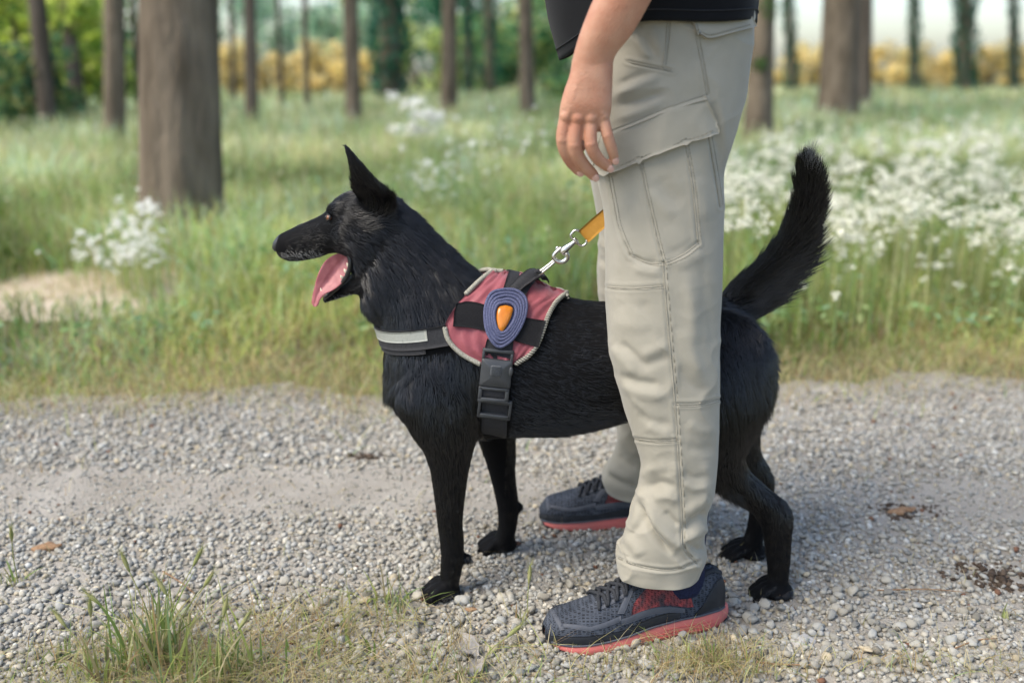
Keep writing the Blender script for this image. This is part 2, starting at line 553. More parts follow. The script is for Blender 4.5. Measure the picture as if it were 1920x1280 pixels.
dry = g.random(n) < np.clip(0.50 - ramp * 0.55, 0.09, 1) + 0.10 * (pz2 > 0.2)
T[dry] = pick(DRY, dry.sum(), g)
pz3 = np.array([noise.noise((a * 0.55, b_ * 0.45, 21.0)) for a, b_ in zip(X, Y)])
T *= (np.clip(0.92 + 0.45 * pz2 + 0.75 * pz3, 0.38, 1.35))[:, None]
rich = (pz3 < -0.02) & (g.random(n) < 0.6) & ~dry
T[rich] = T[rich] * (0.80, 1.0, 0.72)
T = T * (1.03, 1.0, 0.92)
teal = (pz > 0.15) & (g.random(n) < 0.5)
T[teal] = T[teal] * (0.82, 1.0, 1.3)
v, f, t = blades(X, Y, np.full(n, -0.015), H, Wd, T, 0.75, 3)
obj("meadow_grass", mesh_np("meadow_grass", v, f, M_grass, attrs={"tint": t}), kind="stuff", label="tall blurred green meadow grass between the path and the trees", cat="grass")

# broad-leaved weeds in drifts between the grass
gw = np.random.default_rng(15)
n = 24000
Yw = 2.95 * (12 / 2.95) ** gw.random(n); Xw = gw.uniform(-1, 1, n) * (0.6 * Yw + 0.3)
kp = np.array([(noise.noise((a * 1.4, b_ * 1.1, 11)) + 0.6 * noise.noise((a * 4, b_ * 3, 12)) > 0.10) and b_ > path_far(a) + 0.55 and bareness(a, b_) < 0.05 for a, b_ in zip(Xw, Yw)])
Xw, Yw = Xw[kp], Yw[kp]; n = len(Xw)
Zw = gw.random(n) ** 0.6 * (0.06 + 0.16 * np.clip((Yw - 2.9) / 1.6, 0, 1))
Tw = pick(np.array([(0.24, 0.38, 0.14), (0.36, 0.50, 0.22), (0.18, 0.32, 0.09), (0.42, 0.52, 0.22), (0.28, 0.44, 0.26)]), n, gw, 0.2)
a_ = gw.normal(0, 1, (n, 3)) * (1, 1, 0.45); a_ /= np.linalg.norm(a_, axis=1, keepdims=True)
b2 = np.cross(a_, gw.normal(0, 0.35, (n, 3)) + (0, 0, 1)); b2 /= np.linalg.norm(b2, axis=1, keepdims=True)
sz = (gw.uniform(0.010, 0.024, n) * (0.8 + 0.10 * Yw))[:, None]; Pw = np.stack([Xw, Yw, Zw], 1)
Vw = np.stack([Pw - a_ * sz, Pw - a_ * sz * .2 + b2 * sz * .5, Pw + a_ * sz, Pw - a_ * sz * .2 - b2 * sz * .5], 1)
Fw = (np.array([(0, 1, 2), (0, 2, 3)])[None] + (np.arange(n) * 4)[:, None, None]).reshape(-1, 3)
obj("meadow_weeds", mesh_np("meadow_weeds", Vw.reshape(-1, 3), Fw, M_grass, attrs={"tint": np.repeat(Tw, 4, axis=0)}), kind="stuff", label="low broad leaved weeds growing in drifts in the meadow grass", cat="weeds")

# trodden straw along the far edge of the path and on the near verge
def straw(n, xy, seed, hh=(0.015, 0.05), lean=1.6, dryness=0.85, w=0.0022):
    g = np.random.default_rng(seed)
    P = np.array([xy(g) for _ in range(n)])
    H = g.uniform(*hh, n)
    T = pick(DRY, n, g) * 1.15; gr = g.random(n) > dryness; T[gr] = pick(GREENS, gr.sum(), g)
    z = np.array([path_z(a, b_) for a, b_ in P]) + g.uniform(0, 0.012, n)
    return blades(P[:, 0], P[:, 1], z, H, np.full(n, w) * g.uniform(0.6, 1.3, n), T, lean, seed)
def far_edge(g):
    x = g.uniform(-2.2, 2.4); y = path_far(x) + g.normal(0.04, 0.15) + (0.10 if x > 0.3 else 0)
    return x, y
v, f, t = straw(9500, far_edge, 21, (0.015, 0.065), 1.5, 0.8, 0.003)
v9, f9, t9 = straw(900, lambda g: (pc.x + g.normal(0, .3), pc.y + g.normal(0, .22)), 26, (0.02, 0.06), 1.8, 0.85, 0.004)
f = np.concatenate([f, f9 + len(v)]); v = np.concatenate([v, v9]); t = np.concatenate([t, t9])
obj("dry_grass", mesh_np("dry_grass", v, f, M_grass, attrs={"tint": t}), kind="stuff", label="trodden dry grass along the far edge of the gravel path", cat="grass")
def verge(g):
    while True:
        p = G(g.normal(520, 330), g.uniform(1120, 1330))
        q = to_px([p])[0]
        lim = 1230 - 110 * math.exp(-((q[0] - 640) / 260) ** 2) - 55 * math.exp(-((q[0] - 300) / 180) ** 2)
        if q[1] > lim + abs(g.normal(0, 30)) and noise.noise((p.x * 7, p.y * 7, 0)) > -0.35: return p.x, p.y
v, f, t = straw(2700, verge, 22, (0.012, 0.055), 2.1, 0.78, 0.0019)
obj("verge_grass", mesh_np("verge_grass", v, f, M_grass, attrs={"tint": t}), kind="stuff", label="matted straw and short grass on the near verge of the path", cat="grass")
def under_shoe(g):
    while True:
        q = (g.normal(1330, 70), g.normal(1255, 22))
        if q[1] > 1205: p = G(*q); return p.x, p.y
v, f, t = straw(650, under_shoe, 23, (0.012, 0.05), 1.3, 0.75, 0.0017)
def right_strip(g):
    p = G(g.uniform(1100, 1930), g.normal(1268, 14)); return p.x, p.y
v2, f2, t2 = straw(420, right_strip, 24, (0.012, 0.04), 1.9, 0.8, 0.0017)
def sprinkle(g):
    p = G(g.uniform(0, 1920), g.uniform(800, 1270)); return p.x, p.y
v3, f3, t3 = straw(700, sprinkle, 25, (0.012, 0.035), 2.2, 0.97, 0.0016)
vv = np.concatenate([v, v2, v3]); ff = np.concatenate([f, f2 + len(v), f3 + len(v) + len(v2)]); tt = np.concatenate([t, t2, t3])
tt = tt * np.where(rng.random(len(tt)) < 0, 1, 1)[:, None]
obj("straw", mesh_np("straw", vv, ff, M_grass, attrs={"tint": tt}), kind="stuff", label="loose straw and pine needles lying on the gravel", cat="straw")

# grass tufts in the foreground, each with blades and bristly seed heads
M_head = mat("seed_head", (0.26, 0.30, 0.10), 0.7, color2=(0.40, 0.38, 0.17), scale=60, trans=0.3)
def tuft(name, px, py, nb, hgt, heads, label, seed, spread=0.03):
    p = G(px, py)
    root = empty(name, (p.x, p.y, 0.0), label=label, cat="grass tuft", group="grass tufts on the near verge of the path")
    g = np.random.default_rng(seed)
    x = p.x + g.normal(0, spread, nb); y = p.y + g.normal(0, spread * 0.6, nb)
    T = pick(GREENS, nb, g) * 0.75; d = g.random(nb) < 0.3; T[d] = pick(DRY, d.sum(), g)
    v, f, t = blades(x, y, np.full(nb, 0.0), hgt * g.uniform(0.35, 1, nb), np.full(nb, 0.0052) * g.uniform(.5, 1.4, nb), T, 0.55, seed, 5)
    obj("blades", mesh_np("blades", v, f, M_grass, attrs={"tint": t}), parent=root, kind="stuff")
    for (hx, hy) in heads:
        top = W(hx, hy, p.y + g.normal(0, 0.02)); base = Vector((p.x + (top.x - p.x) * 0.25 + g.normal(0, 0.006), p.y, 0))
        mb = MB(); mid = (base + top) / 2 + Vector((-(top.x - base.x) * 0.22, 0, 0.012))
        add_tube(mb, [base, mid, top], [0.0011, 0.0010, 0.0008], 6, 5)
        st = obj("stem", mb.mesh("stem", M_head), parent=root)
        mb = MB(); dirn = (top - mid).normalized()
        tip = top + dirn * 0.030
        add_tube(mb, [top - dirn * 0.006, top + dirn * 0.006, top + dirn * 0.018, tip], [0.0012, 0.0034, 0.0030, 0.0004], 7, 3)
        for k in range(46):
            a = g.uniform(0, 6.28); s = g.uniform(0, 0.9)
            q = top + dirn * (0.028 * s)
            side = Vector((math.cos(a), math.sin(a) * 0.6, 0)); side = (side - dirn * side.dot(dirn)).normalized()
            e = q + dirn * 0.022 + side * 0.009
            u = dirn.cross(side) * 0.0004
            mb.add([q - u, q + u, e], [(0, 1, 2)])
        obj("seed_head", mb.mesh("seed_head", M_head), parent=root)
tuft("grass_tuft", 300, 1250, 90, 0.17, [(185, 1130), (240, 1065), (365, 1055), (385, 1095)], "tall green grass tuft with bristly seed heads at the bottom left verge", 1, 0.04)
tuft("grass_tuft", 200, 1285, 50, 0.12, [(120, 1170), (170, 1150)], "low grass tuft with drooping heads in the bottom left corner", 2, 0.03)
tuft("grass_tuft", 395, 1300, 60, 0.15, [(310, 1110), (420, 1150), (450, 1175)], "tall grass tuft with three leaning heads at the bottom edge", 11, 0.04)
tuft("grass_tuft", 130, 1240, 26, 0.085, [], "small sparse grass tuft on the gravel near the bottom left corner, headless", 12, 0.03)
tuft("grass_tuft", 735, 1140, 44, 0.085, [], "bright green grass tuft just left of the dog's near front paw", 3, 0.03)
tuft("grass_tuft", 25, 1105, 12, 0.06, [(22, 1010)], "thin grass tuft with one upright head at the left edge of the path", 4, 0.012)
tuft("grass_tuft", 465, 1270, 50, 0.085, [(355, 1235), (450, 1240)], "short yellowing grass tuft with two stubby heads on the near verge", 5, 0.04)
tuft("grass_tuft", 640, 1215, 40, 0.06, [], "matted yellow green grass tuft left of the front paw, headless", 6, 0.05)
tuft("grass_tuft", 975, 1175, 8, 0.055, [(992, 1088)], "single thin grass stalk between the dog's paw and the shoe toe", 7, 0.008)
tuft("grass_tuft", 1330, 1255, 24, 0.065, [], "green grass tuft growing against the sole of the near shoe", 8, 0.018)
tuft("grass_tuft", 1885, 1165, 7, 0.05, [], "small forked grass shoot in the gravel at the right edge", 9, 0.008)
tuft("grass_tuft", 880, 1285, 16, 0.07, [(955, 1190)], "thin pale grass tuft at the bottom edge below the paw", 10, 0.02)

# small litter on the path
M_bark = mat("bark_chip", (0.17, 0.09, 0.045), 0.9, color2=(0.36, 0.23, 0.13), scale=90, bump=0.6, stretch=(1, 4, 4))
def chip(px, py, L, Wd, Hh, label, seed, name="bark_chip", cat="bark chip", mt=None):
    p = G(px, py); mb = MB(); rr = random.Random(seed)
    rows = []
    for k in range(6):
        t = k / 5 - 0.5; s = (1 - (2 * t) ** 2 * 0.75) * rr.uniform(0.75, 1.1)
        rows.append((Vector((t * L, rr.uniform(-1, 1) * Wd * 0.15, Hh * 0.5 + 0.004)), Vector((0, 0, Hh / 2 * s)), Vector((0, Wd / 2 * s, 0))))
    add_loft(mb, rows, 10, 3, 0.75)
    o = obj(name, mb.mesh(name, mt or M_bark), label=label, cat=cat); o.location = (p.x, p.y, 0.004); o.rotation_euler = (0.1, -0.12, rr.uniform(-0.2, 0.2))
chip(90, 1037, 0.062, 0.028, 0.014, "brown curled bark chip on the gravel at the left", 1)
chip(880, 1152, 0.030, 0.013, 0.006, "reddish brown bark flake behind the near front paw", 2)
chip(1690, 965, 0.065, 0.03, 0.008, "dark brown bark crumbs on the gravel at the right", 3)
M_dead = mat("dead_leaf", (0.22, 0.205, 0.19), 0.9, color2=(0.33, 0.31, 0.285), scale=40, bump=0.5)
def leaf(px, py, L, Wd, rz, label, m=M_dead):
    p = G(px, py); nu, nv = 12, 9
    out = np.zeros((nu, nv, 3)); inn = np.zeros((nu, nv, 3))
    for i in range(nu):
        t = i / (nu - 1); w = Wd / 2 * math.sin(math.pi * min(1, t * 0.93 + 0.06)) ** 0.8
        for j in range(nv):
            s = j / (nv - 1) * 2 - 1
            z = 0.010 + 0.006 * abs(s) + 0.005 * math.sin(5 * t + s * 2)
            q = Matrix.Rotation(rz, 3, "Z") @ Vector(((t - .5) * L, s * w * (1 + 0.12 * math.sin(t * 22)), z))
            out[i, j] = q; inn[i, j] = q - Vector((0, 0, 0.0009))
    mb = MB(); add_sheet(mb, out, inn)
    o = obj("dead_leaf", mb.mesh("dead_leaf", m), label=label, cat="leaf"); o.location = (p.x, p.y, 0.006)
leaf(875, 1228, 0.075, 0.036, 2.0, "grey dead leaf lying on the gravel left of the near shoe")
leaf(890, 1268, 0.05, 0.03, 1.2, "grey brown dead leaf at the bottom edge of the path")
def twig(pts, r_, label):
    mb = MB(); P = [G(a, b_, 0.016) for a, b_ in pts]
    add_tube(mb, P, [r_, r_ * 0.9, r_ * 0.5][:len(P)], 7, 4)
    o = obj("twig", mb.mesh("twig", M_bark), label=label, cat="twig")
twig([(1418, 1240), (1470, 1245), (1540, 1245)], 0.0017, "thin dark twig on the gravel under the large pale lump")
twig([(1645, 1106), (1740, 1104), (1815, 1110)], 0.0012, "long hair thin twig across the gravel at the right")
twig([(305, 1070), (340, 1092), (365, 1112)], 0.0014, "pale straight twig on the gravel behind the grass tuft")
twig([(1790, 1215), (1830, 1200), (1870, 1196)], 0.0014, "short twig among straw near the right bottom corner")
# ------------------------------------------------------------------ trees, shrubs, far field
M_trunk = mat("trunk_bark", (0.098, 0.078, 0.056), 0.95, color2=(0.205, 0.165, 0.122), scale=8, bump=1.0, bscale=18, stretch=(1, 1, 0.3), spec=0.1, bdist=0.03)
M_trunk_grey = mat("trunk_bark_grey", (0.070, 0.056, 0.044), 0.95, color2=(0.14, 0.118, 0.095), scale=5, bump=0.9, bscale=14, stretch=(1, 1, 0.22), spec=0.1, bdist=0.03)
M_leaf = mat("leaf", (0.9, 0.9, 0.9), 0.6, color2=(1, 1, 1), scale=2, attr="tint", trans=0.45, spec=0.2)

def leaf_cloud(P, size, tint, seed, nrm=None, cup=0.25):
    """Rhombic leaves of two folded halves, one at each point."""
    g = np.random.default_rng(seed); n = len(P)
    a = g.normal(0, 1, (n, 3)); a /= np.linalg.norm(a, axis=1, keepdims=True)
    b = np.cross(a, g.normal(0, 1, (n, 3))); b /= np.linalg.norm(b, axis=1, keepdims=True)
    c = np.cross(a, b)
    s = (size * g.uniform(0.6, 1.4, n))[:, None]
    V = np.stack([P - a * s, P + b * s * 0.55 + c * s * cup, P + a * s, P - b * s * 0.55 + c * s * cup], 1)
    F = np.array([(0, 1, 2), (0, 2, 3)])
    faces = (F[None] + (np.arange(n) * 4)[:, None, None]).reshape(-1, 3)
    return V.reshape(-1, 3), faces, np.repeat(tint, 4, axis=0)

def blob_points(n, centres, radii, g):
    k = g.integers(0, len(centres), n)
    d = g.normal(0, 1, (n, 3)); d /= np.linalg.norm(d, axis=1, keepdims=True)
    return centres[k] + d * radii[k] * (g.random((n, 1)) ** 0.45), k

def trunk_mesh(base, top, r0, r1, seed, m, flare=1.35, rings=40, n=28):
    base, top = Vector(base), Vector(top)
    V = []
    for i in range(rings):
        t = (i / (rings - 1)) ** 1.6
        c = base.lerp(top, t) + Vector((noise.noise((t * 3, seed, 0)), noise.noise((t * 3, seed, 5)), 0)) * r0 * 0.5 * t
        rad = (r0 * (1 - t) + r1 * t) * (1 + (flare - 1) * math.exp(-t * top.z / (2.2 * r0)))
        for j in range(n):
            a = 2 * math.pi * j / n
            k = 1 + 0.10 * noise.noise((math.cos(a) * 2.2, math.sin(a) * 2.2 + seed, t * 6)) + 0.035 * noise.noise((math.cos(a) * 6, math.sin(a) * 6 + seed, t * 12))
            if t < 0.12: k += 0.09 * (1 - t / 0.12) * max(0, math.sin(a * 4 + seed))
            V.append(list(c + Vector((math.cos(a) * rad * k, math.sin(a) * rad * k, 0))))
    return np.array(V), np.array(grid_faces(rings, n))

GRASS_TOP = 0.26
IVY = np.array([(0.018, 0.115, 0.060), (0.030, 0.17, 0.085), (0.07, 0.21, 0.13), (0.04, 0.12, 0.10)])
CROWN = np.array([(0.06, 0.12, 0.03), (0.09, 0.16, 0.04), (0.045, 0.10, 0.04)])
def tree(label, xl, xr, py, txl, txr, Y=None, ivy=False, m=None, seed=0, crown_z=(6.5, 11), limbs=5, name="tree", group=None, sprout=False):
    """A trunk whose foot shows between xl and xr above the grass at py and which leaves the picture's top between txl and txr."""
    ang = PITCH - math.atan((640 - py) / FPX)
    if Y is None: Y = (CAM_H - GRASS_TOP) / math.tan(ang)
    pb = W((xl + xr) / 2, py, Y); pt = W((txl + txr) / 2, 0, Y)
    scale = (pb - CAM).dot(FWD) / FPX
    r0 = (xr - xl) / 2 * scale; rt = (txr - txl) / 2 * scale
    slope = (pt.x - pb.x) / max(0.2, pt.z - pb.z)
    slope = max(-0.25, min(0.25, slope))
    zt = 10.0
    base = Vector((pb.x - slope * (pb.z + 0.1), Y, -0.1))
    top = Vector((pb.x + slope * zt * 0.8, Y + 0.2, zt))
    root = empty(name, (base.x, base.y, 0), label=label, cat="tree", group=group)
    core = 0.62 if ivy else 1.0
    v, f = trunk_mesh(base, top, r0 * core / 1.02, max(0.3 * r0, min(r0, rt) * 0.55) * core, seed, m, 1.0 if ivy else 1.10)
    mbt = MB(); mbt.add(v, [tuple(q) for q in f])
    g = np.random.default_rng(seed + 77)
    cc = []
    for k in range(limbs):
        z = g.uniform(*crown_z) - 1.2; a = 2 * math.pi * k / limbs + g.uniform(-.4, .4)
        s = base.lerp(top, (z + 0.1) / (zt + 0.1))
        e = s + Vector((math.cos(a) * 1.6, math.sin(a) * 1.6, 1.3))
        add_tube(mbt, [s, s.lerp(e, .5) + Vector((0, 0, .25)), e], [r0 * .28, r0 * .18, .02], 7, 3)
        cc.append(list(e))
    cc.append(list(top)); cc.append(list(top + Vector((0.3, 0.2, 1.0))))
    tr = obj("trunk", mbt.mesh("trunk", m or M_trunk), parent=root)
    P, k = blob_points(900, np.array(cc), np.full((len(cc), 1), 0.95), g)
    v, f, t = leaf_cloud(P, 0.11, pick(CROWN, len(P), g), seed)
    obj("crown", mesh_np("crown", v, f, M_leaf, attrs={"tint": t}), parent=root)
    if ivy:
        n = 2600
        z = g.uniform(0.0, 7.0, n); a = g.uniform(0, 2 * np.pi, n)
        rad = r0 * (1 + 0.16 * np.sin(z * 3.1 + seed) + 0.14 * np.sin(a * 3 + z * 2)) * g.uniform(0.72, 1.12, n)
        rad *= np.clip(1 - 0.02 * z, .5, 1)
        cx = base.x + (top.x - base.x) * z / zt
        P = np.stack([cx + np.cos(a) * rad, base.y + np.sin(a) * rad, z], 1)
        v, f, t = leaf_cloud(P, max(0.05, r0 * 0.16), pick(IVY, n, g, 0.3), seed + 1)
        obj("ivy", mesh_np("ivy", v, f, M_leaf, attrs={"tint": t}), parent=root)
    if sprout:
        cs = np.array([[pb.x + r0 * 0.2, Y - r0 * 1.1, 1.62], [pb.x - r0 * .4, Y - r0, 1.0]])
        P, k = blob_points(120, cs, np.array([[0.16], [0.10]]), g)
        v, f, t = leaf_cloud(P, 0.035, pick(CROWN, len(P), g) * 1.3, seed + 2)
        obj("sprouts", mesh_np("sprouts", v, f, M_leaf, attrs={"tint": t}), parent=root, kind="stuff")
    return root

GB = "brown trunked trees standing in the meadow"
tree("thick brown trunk nearest the path, left of the dog's head", 268, 412, 372, 266, 404, seed=1, group=GB)
tree("dark brown trunk just left of the thick trunk", 194, 236, 238, 196, 240, seed=2, group=GB)
tree("grey trunk leaning left near the left edge of the wood", 72, 107, 224, 44, 90, seed=3, m=M_trunk_grey, group=GB)
tree("thinner grey leaning trunk between the leaning and dark brown ones", 133, 161, 212, 102, 138, seed=4, m=M_trunk_grey, group=GB)
tree("straight dark trunk right of the thick trunk, before the golden bushes", 461, 485, 220, 456, 482, seed=5, m=M_trunk_grey, group=GB)
tree("brown trunk standing above the dog's ear", 648, 679, 216, 640, 672, seed=6, group=GB)
tree("brown trunk midway between the dog's ear and the hand", 826, 858, 200, 824, 863, seed=7, group=GB)
tree("grey brown trunk just left of the hanging hand", 974, 1003, 202, 966, 1004, seed=8, group=GB)
tree("brown trunk with small leafy sprouts right behind the trouser hip", 1396, 1446, 240, 1402, 1458, seed=9, group=GB, sprout=True)
tree("wide grey brown trunk above the dog's tail", 1532, 1606, 208, 1543, 1616, seed=10, m=M_trunk, group=GB)
tree("dark trunk touching the wide trunk above the tail", 1604, 1634, 172, 1606, 1636, Y=24, seed=11, m=M_trunk_grey, group=GB)
tree("thin dark trunk before the golden bushes, right one of two", 570, 582, 186, 562, 580, Y=22, seed=12, m=M_trunk_grey, group=GB)
tree("very thin dark trunk before the golden bushes, middle", 524, 533, 186, 514, 524, Y=23, seed=13, m=M_trunk_grey, group=GB)
tree("thin trunk close beside the thick trunk's right side", 434, 443, 184, 428, 438, Y=24, seed=14, m=M_trunk_grey, group=GB)
tree("slim grey trunk seen between the dark brown and thick trunks", 256, 268, 190, 238, 258, Y=20, seed=20, m=M_trunk_grey, group=GB)
GI = "far trees wrapped in dark ivy"
tree("broad ivy clad trunk between the two brown trunks above the dog", 697, 766, 172, 700, 762, Y=30, ivy=True, seed=15, group=GI)
tree("ivy clad trunk just right of the middle brown trunk", 866, 888, 165, 866, 890, Y=34, ivy=True, seed=16, group=GI)
tree("ivy clad trunk left of the trunk beside the hand", 902, 936, 163, 898, 934, Y=36, ivy=True, seed=17, group=GI)
tree("slender ivy clad trunk leaning left behind the tail", 1472, 1498, 152, 1460, 1488, Y=40, ivy=True, seed=18, group=GI)
tree("slender ivy clad trunk left of the broad one at right", 1702, 1726, 155, 1699, 1722, Y=40, ivy=True, seed=19, group=GI)
tree("broad ivy clad trunk against the white sky at right", 1786, 1832, 152, 1776, 1838, Y=40, ivy=True, seed=21, group=GI)
tree("narrow ivy clad trunk near the right edge of the picture", 1890, 1912, 146, 1888, 1906, Y=42, ivy=True, seed=22, group=GI)

# golden bushes in a line beyond the meadow
GOLD = np.array([(0.90, 0.70, 0.32), (0.90, 0.78, 0.46), (0.86, 0.70, 0.27), (0.78, 0.72, 0.36)])
def shrub(label, px, Y, zc, rx, rz, pal, n, seed, name="bush", cat="bush", group=None, leafs=0.07, stems=True):
    c = W(px, 130, Y)
    root = empty(name, (c.x, Y, 0), label=label, cat=cat, group=group)
    g = np.random.default_rng(seed)
    m = 9
    cs = np.stack([c.x + g.uniform(-1, 1, m) * rx, Y + g.uniform(-1, 1, m) * rx * .6, zc + g.uniform(-1, 1, m) * rz], 1)
    P, k = blob_points(n, cs, g.uniform(0.35, 0.7, (m, 1)) * max(rx, rz) * np.array([[1, 1, 0.9]]), g)
    P[:, 2] = np.abs(P[:, 2] - 0.02) + 0.02
    tone = g.uniform(0.75, 1.25, m)[k][:, None]
    v, f, t = leaf_cloud(P, leafs, pick(pal, n, g, 0.25) * tone, seed)
    obj("foliage", mesh_np("foliage", v, f, M_leaf, attrs={"tint": t}), parent=root)
    if stems:
        mb = MB()
        for q in cs[:5]:
            add_tube(mb, [(c.x + (q[0] - c.x) * .1, Y, -0.05), ((c.x + q[0]) / 2, Y + (q[1] - Y) * .4, q[2] * .5), tuple(q)], [0.05, 0.035, 0.012], 6, 3)
        obj("stems", mb.mesh("stems", M_trunk_grey), parent=root, kind="stuff")
    return root
GG = "golden yellow bushes in a line beyond the meadow"
gold_px = [430, 492, 553, 612, 664, 1418, 1455, 1525, 1575, 1660, 1700, 1748, 1800, 1852, 1905, 1955]
where = ["right of the thick trunk", "behind the straight dark trunk", "behind the thin trunks", "left of the trunk above the dog's ear", "behind the trunk above the dog's ear",
         "behind the trouser hip", "left of the leaning ivy trunk", "right of the leaning ivy trunk", "behind the wide trunk above the tail",
         "right of the dark trunk above the tail", "behind the slender ivy trunk at right", "between the two ivy trunks at right", "behind the broad ivy trunk at right", "right of the broad ivy trunk", "at the right edge", "beyond the right edge"]
for i, (px, wh) in enumerate(zip(gold_px, where)):
    left = px < 1100
    Yg = (34 if left else 46) + (i * 37 % 5)
    shrub("golden yellow bush at the meadow's far side, " + wh, px, Yg, 0.95 if left else 1.0, 0.8 if left else 1.0, 0.75 if left else 0.75, GOLD, 1500, 300 + i, group=GG, leafs=0.10, name="golden_bush")

# leafy trees closing the view behind the meadow
LIME = np.array([(0.66, 0.78, 0.14), (0.76, 0.82, 0.26), (0.46, 0.62, 0.12), (0.20, 0.36, 0.09)])
DEEP = np.array([(0.02, 0.14, 0.07), (0.05, 0.21, 0.11), (0.10, 0.28, 0.15)])
MINT = np.array([(0.32, 0.58, 0.38), (0.46, 0.66, 0.46), (0.18, 0.42, 0.27), (0.62, 0.74, 0.50), (0.76, 0.80, 0.66)])
MIX = np.array([(0.16, 0.36, 0.13), (0.34, 0.48, 0.14), (0.06, 0.24, 0.11), (0.58, 0.58, 0.22), (0.26, 0.46, 0.26)])
GL = "leafy trees closing the view behind the meadow"
def leafy(label, px, Y, zc, rx, rz, pal, n, seed, leafs=0.12):
    return shrub(label, px, Y, zc, rx, rz, pal, n, seed, name="leafy_tree", cat="tree", group=GL, leafs=leafs)
leafy("dark green leafy tree in the upper left corner", 15, 15, 0.8, 0.7, 0.6, MIX * 0.55, 1900, 401, 0.07)
leafy("lime green sunlit tree above the dark bush at the left edge", 50, 17, 2.3, 1.1, 0.7, LIME, 2200, 409, 0.09)
leafy("lime green sunlit tree at the left edge behind the leaning trunk", -20, 19, 1.7, 1.4, 0.9, LIME, 2600, 402, 0.10)
leafy("lime green sunlit tree between the leaning trunk and dark brown trunk", 118, 20, 1.3, 0.9, 1.1, LIME, 2400, 403, 0.10)
leafy("dull green leafy tree behind the dark brown trunk", 225, 30, 2.0, 2.0, 1.7, MIX, 2600, 404)
leafy("bright green bush between the ivy trunks and the hand", 1035, 26, 1.0, 0.8, 0.9, MIX, 2000, 405, 0.09)
leafy("yellow green bush right of the broad ivy trunk", 800, 36, 1.2, 1.0, 1.1, LIME * 0.8 + 0.12, 2000, 406, 0.10)
leafy("green bush left of the middle brown trunk", 655, 40, 1.6, 1.4, 1.4, MINT, 2000, 407, 0.12)
leafy("green bush between the pair of ivy trunks", 905, 42, 1.3, 1.3, 1.3, MIX, 2000, 408, 0.12)
for i, (px, Y, pal, lab) in enumerate([
        (330, 58, MIX, "mixed green tree hidden mostly by the thick trunk"), (425, 60, MINT, "pale green tree just right of the thick trunk"), (520, 64, MINT, "pale green tree above the golden bushes"),
        (610, 60, MINT, "pale mint tree behind the trunk above the ear"), (690, 52, MIX, "green tree left of the broad ivy trunk"), (795, 56, MINT, "pale yellowish green tree right of the broad ivy trunk"),
        (880, 50, DEEP, "deep green tree behind the pair of ivy trunks"), (950, 50, MIX, "mixed green tree left of the trunk beside the hand"), (1040, 46, MIX, "bright green tree between the trunk and the hand"),
        (1120, 52, DEEP, "deep green tree behind the hand and shirt"), (1210, 56, MIX, "green tree hidden behind the man's hips"), (1310, 58, MIX, "green tree hidden behind the trousers' back pocket")]):
    leafy(lab, px, Y, 3.6, 2.2, 2.9, pal, 2600, 420 + i, 0.17)

# ------------------------------------------------------------------ white meadow flowers
M_petal = mat("white_petal", (0.84, 0.85, 0.78), 0.7, color2=(0.92, 0.92, 0.87), scale=30, trans=0.35, attr="tint")
def umbels(P, R_, per, seed, tint=(1, 1, 1)):
    """Flat-topped heads, each a cluster of small five-sided florets on a thin stem."""
    g = np.random.default_rng(seed); n = len(P)
    a = g.uniform(0, 6.28, (n, per)); rr = np.sqrt(g.random((n, per))) * R_[:, None]
    C = np.stack([P[:, None, 0] + np.cos(a) * rr, P[:, None, 1] + np.sin(a) * rr, P[:, None, 2] + g.normal(0, .35, (n, per)) * R_[:, None] - rr * 0.25], -1).reshape(-1, 3)
    s = np.repeat(R_ * 0.34, per) * g.uniform(.6, 1.3, n * per)
    V = [C + np.array([0, 0, 1]) * s[:, None] * .35]
    for k in range(5):
        b = 2 * np.pi * k / 5
        V.append(C + np.stack([np.cos(b) * s, np.sin(b) * s, g.normal(0, .45, len(s)) * s], 1))
    V = np.stack(V, 1)
    F = np.array([(0, 1 + k, 1 + (k + 1) % 5) for k in range(5)])
    faces = (F[None] + (np.arange(len(C)) * 6)[:, None, None]).reshape(-1, 3)
    T = np.tile(np.array(tint), (len(C) * 6, 1)) * np.repeat(g.uniform(.8, 1.1, len(C)), 6)[:, None]
    return V.reshape(-1, 3), faces, T
def stems_for(P, seed):
    n = len(P); g = np.random.default_rng(seed)
    return blades(P[:, 0], P[:, 1], np.full(n, -0.01), P[:, 2] + 0.01, np.full(n, 0.004), pick(GREENS, n, g), 0.02, seed, 3)

def flower_plant(label, spots, Y, n, seed, R_=0.016, per=14):
    """spots: (px, py, sx, sy, weight) where heads gather."""
    g = np.random.default_rng(seed); P = []
    w = np.array([s[4] for s in spots], float); w /= w.sum()
    for _ in range(n):
        s = spots[g.choice(len(spots), p=w)]
        q = W(g.normal(s[0], s[2]), g.normal(s[1], s[3]), Y + g.normal(0, 0.14))
        if q.z > 0.05: P.append(list(q))
    P = np.array(P)
    root = empty("white_wildflower", (float(P[:, 0].mean()), Y, 0), label=label, cat="flower", group="clumps of white wildflowers")
    v, f, t = umbels(P, R_ * np.random.default_rng(seed).uniform(.6, 1.3, len(P)), per, seed)
    obj("flower_heads", mesh_np("flower_heads", v, f, M_petal, smooth=False, attrs={"tint": t}), parent=root, kind="stuff")
    v, f, t = stems_for(P, seed)
    obj("stems", mesh_np("stems", v, f, M_grass, attrs={"tint": t}), parent=root, kind="stuff")
flower_plant("white flower clump left of the dog, before the thick trunk", [(262, 430, 22, 26, 3), (250, 475, 35, 18, 3), (275, 388, 9, 8, 1), (190, 465, 40, 16, 2), (215, 420, 10, 14, .6)], 4.35, 165, 501, 0.016)
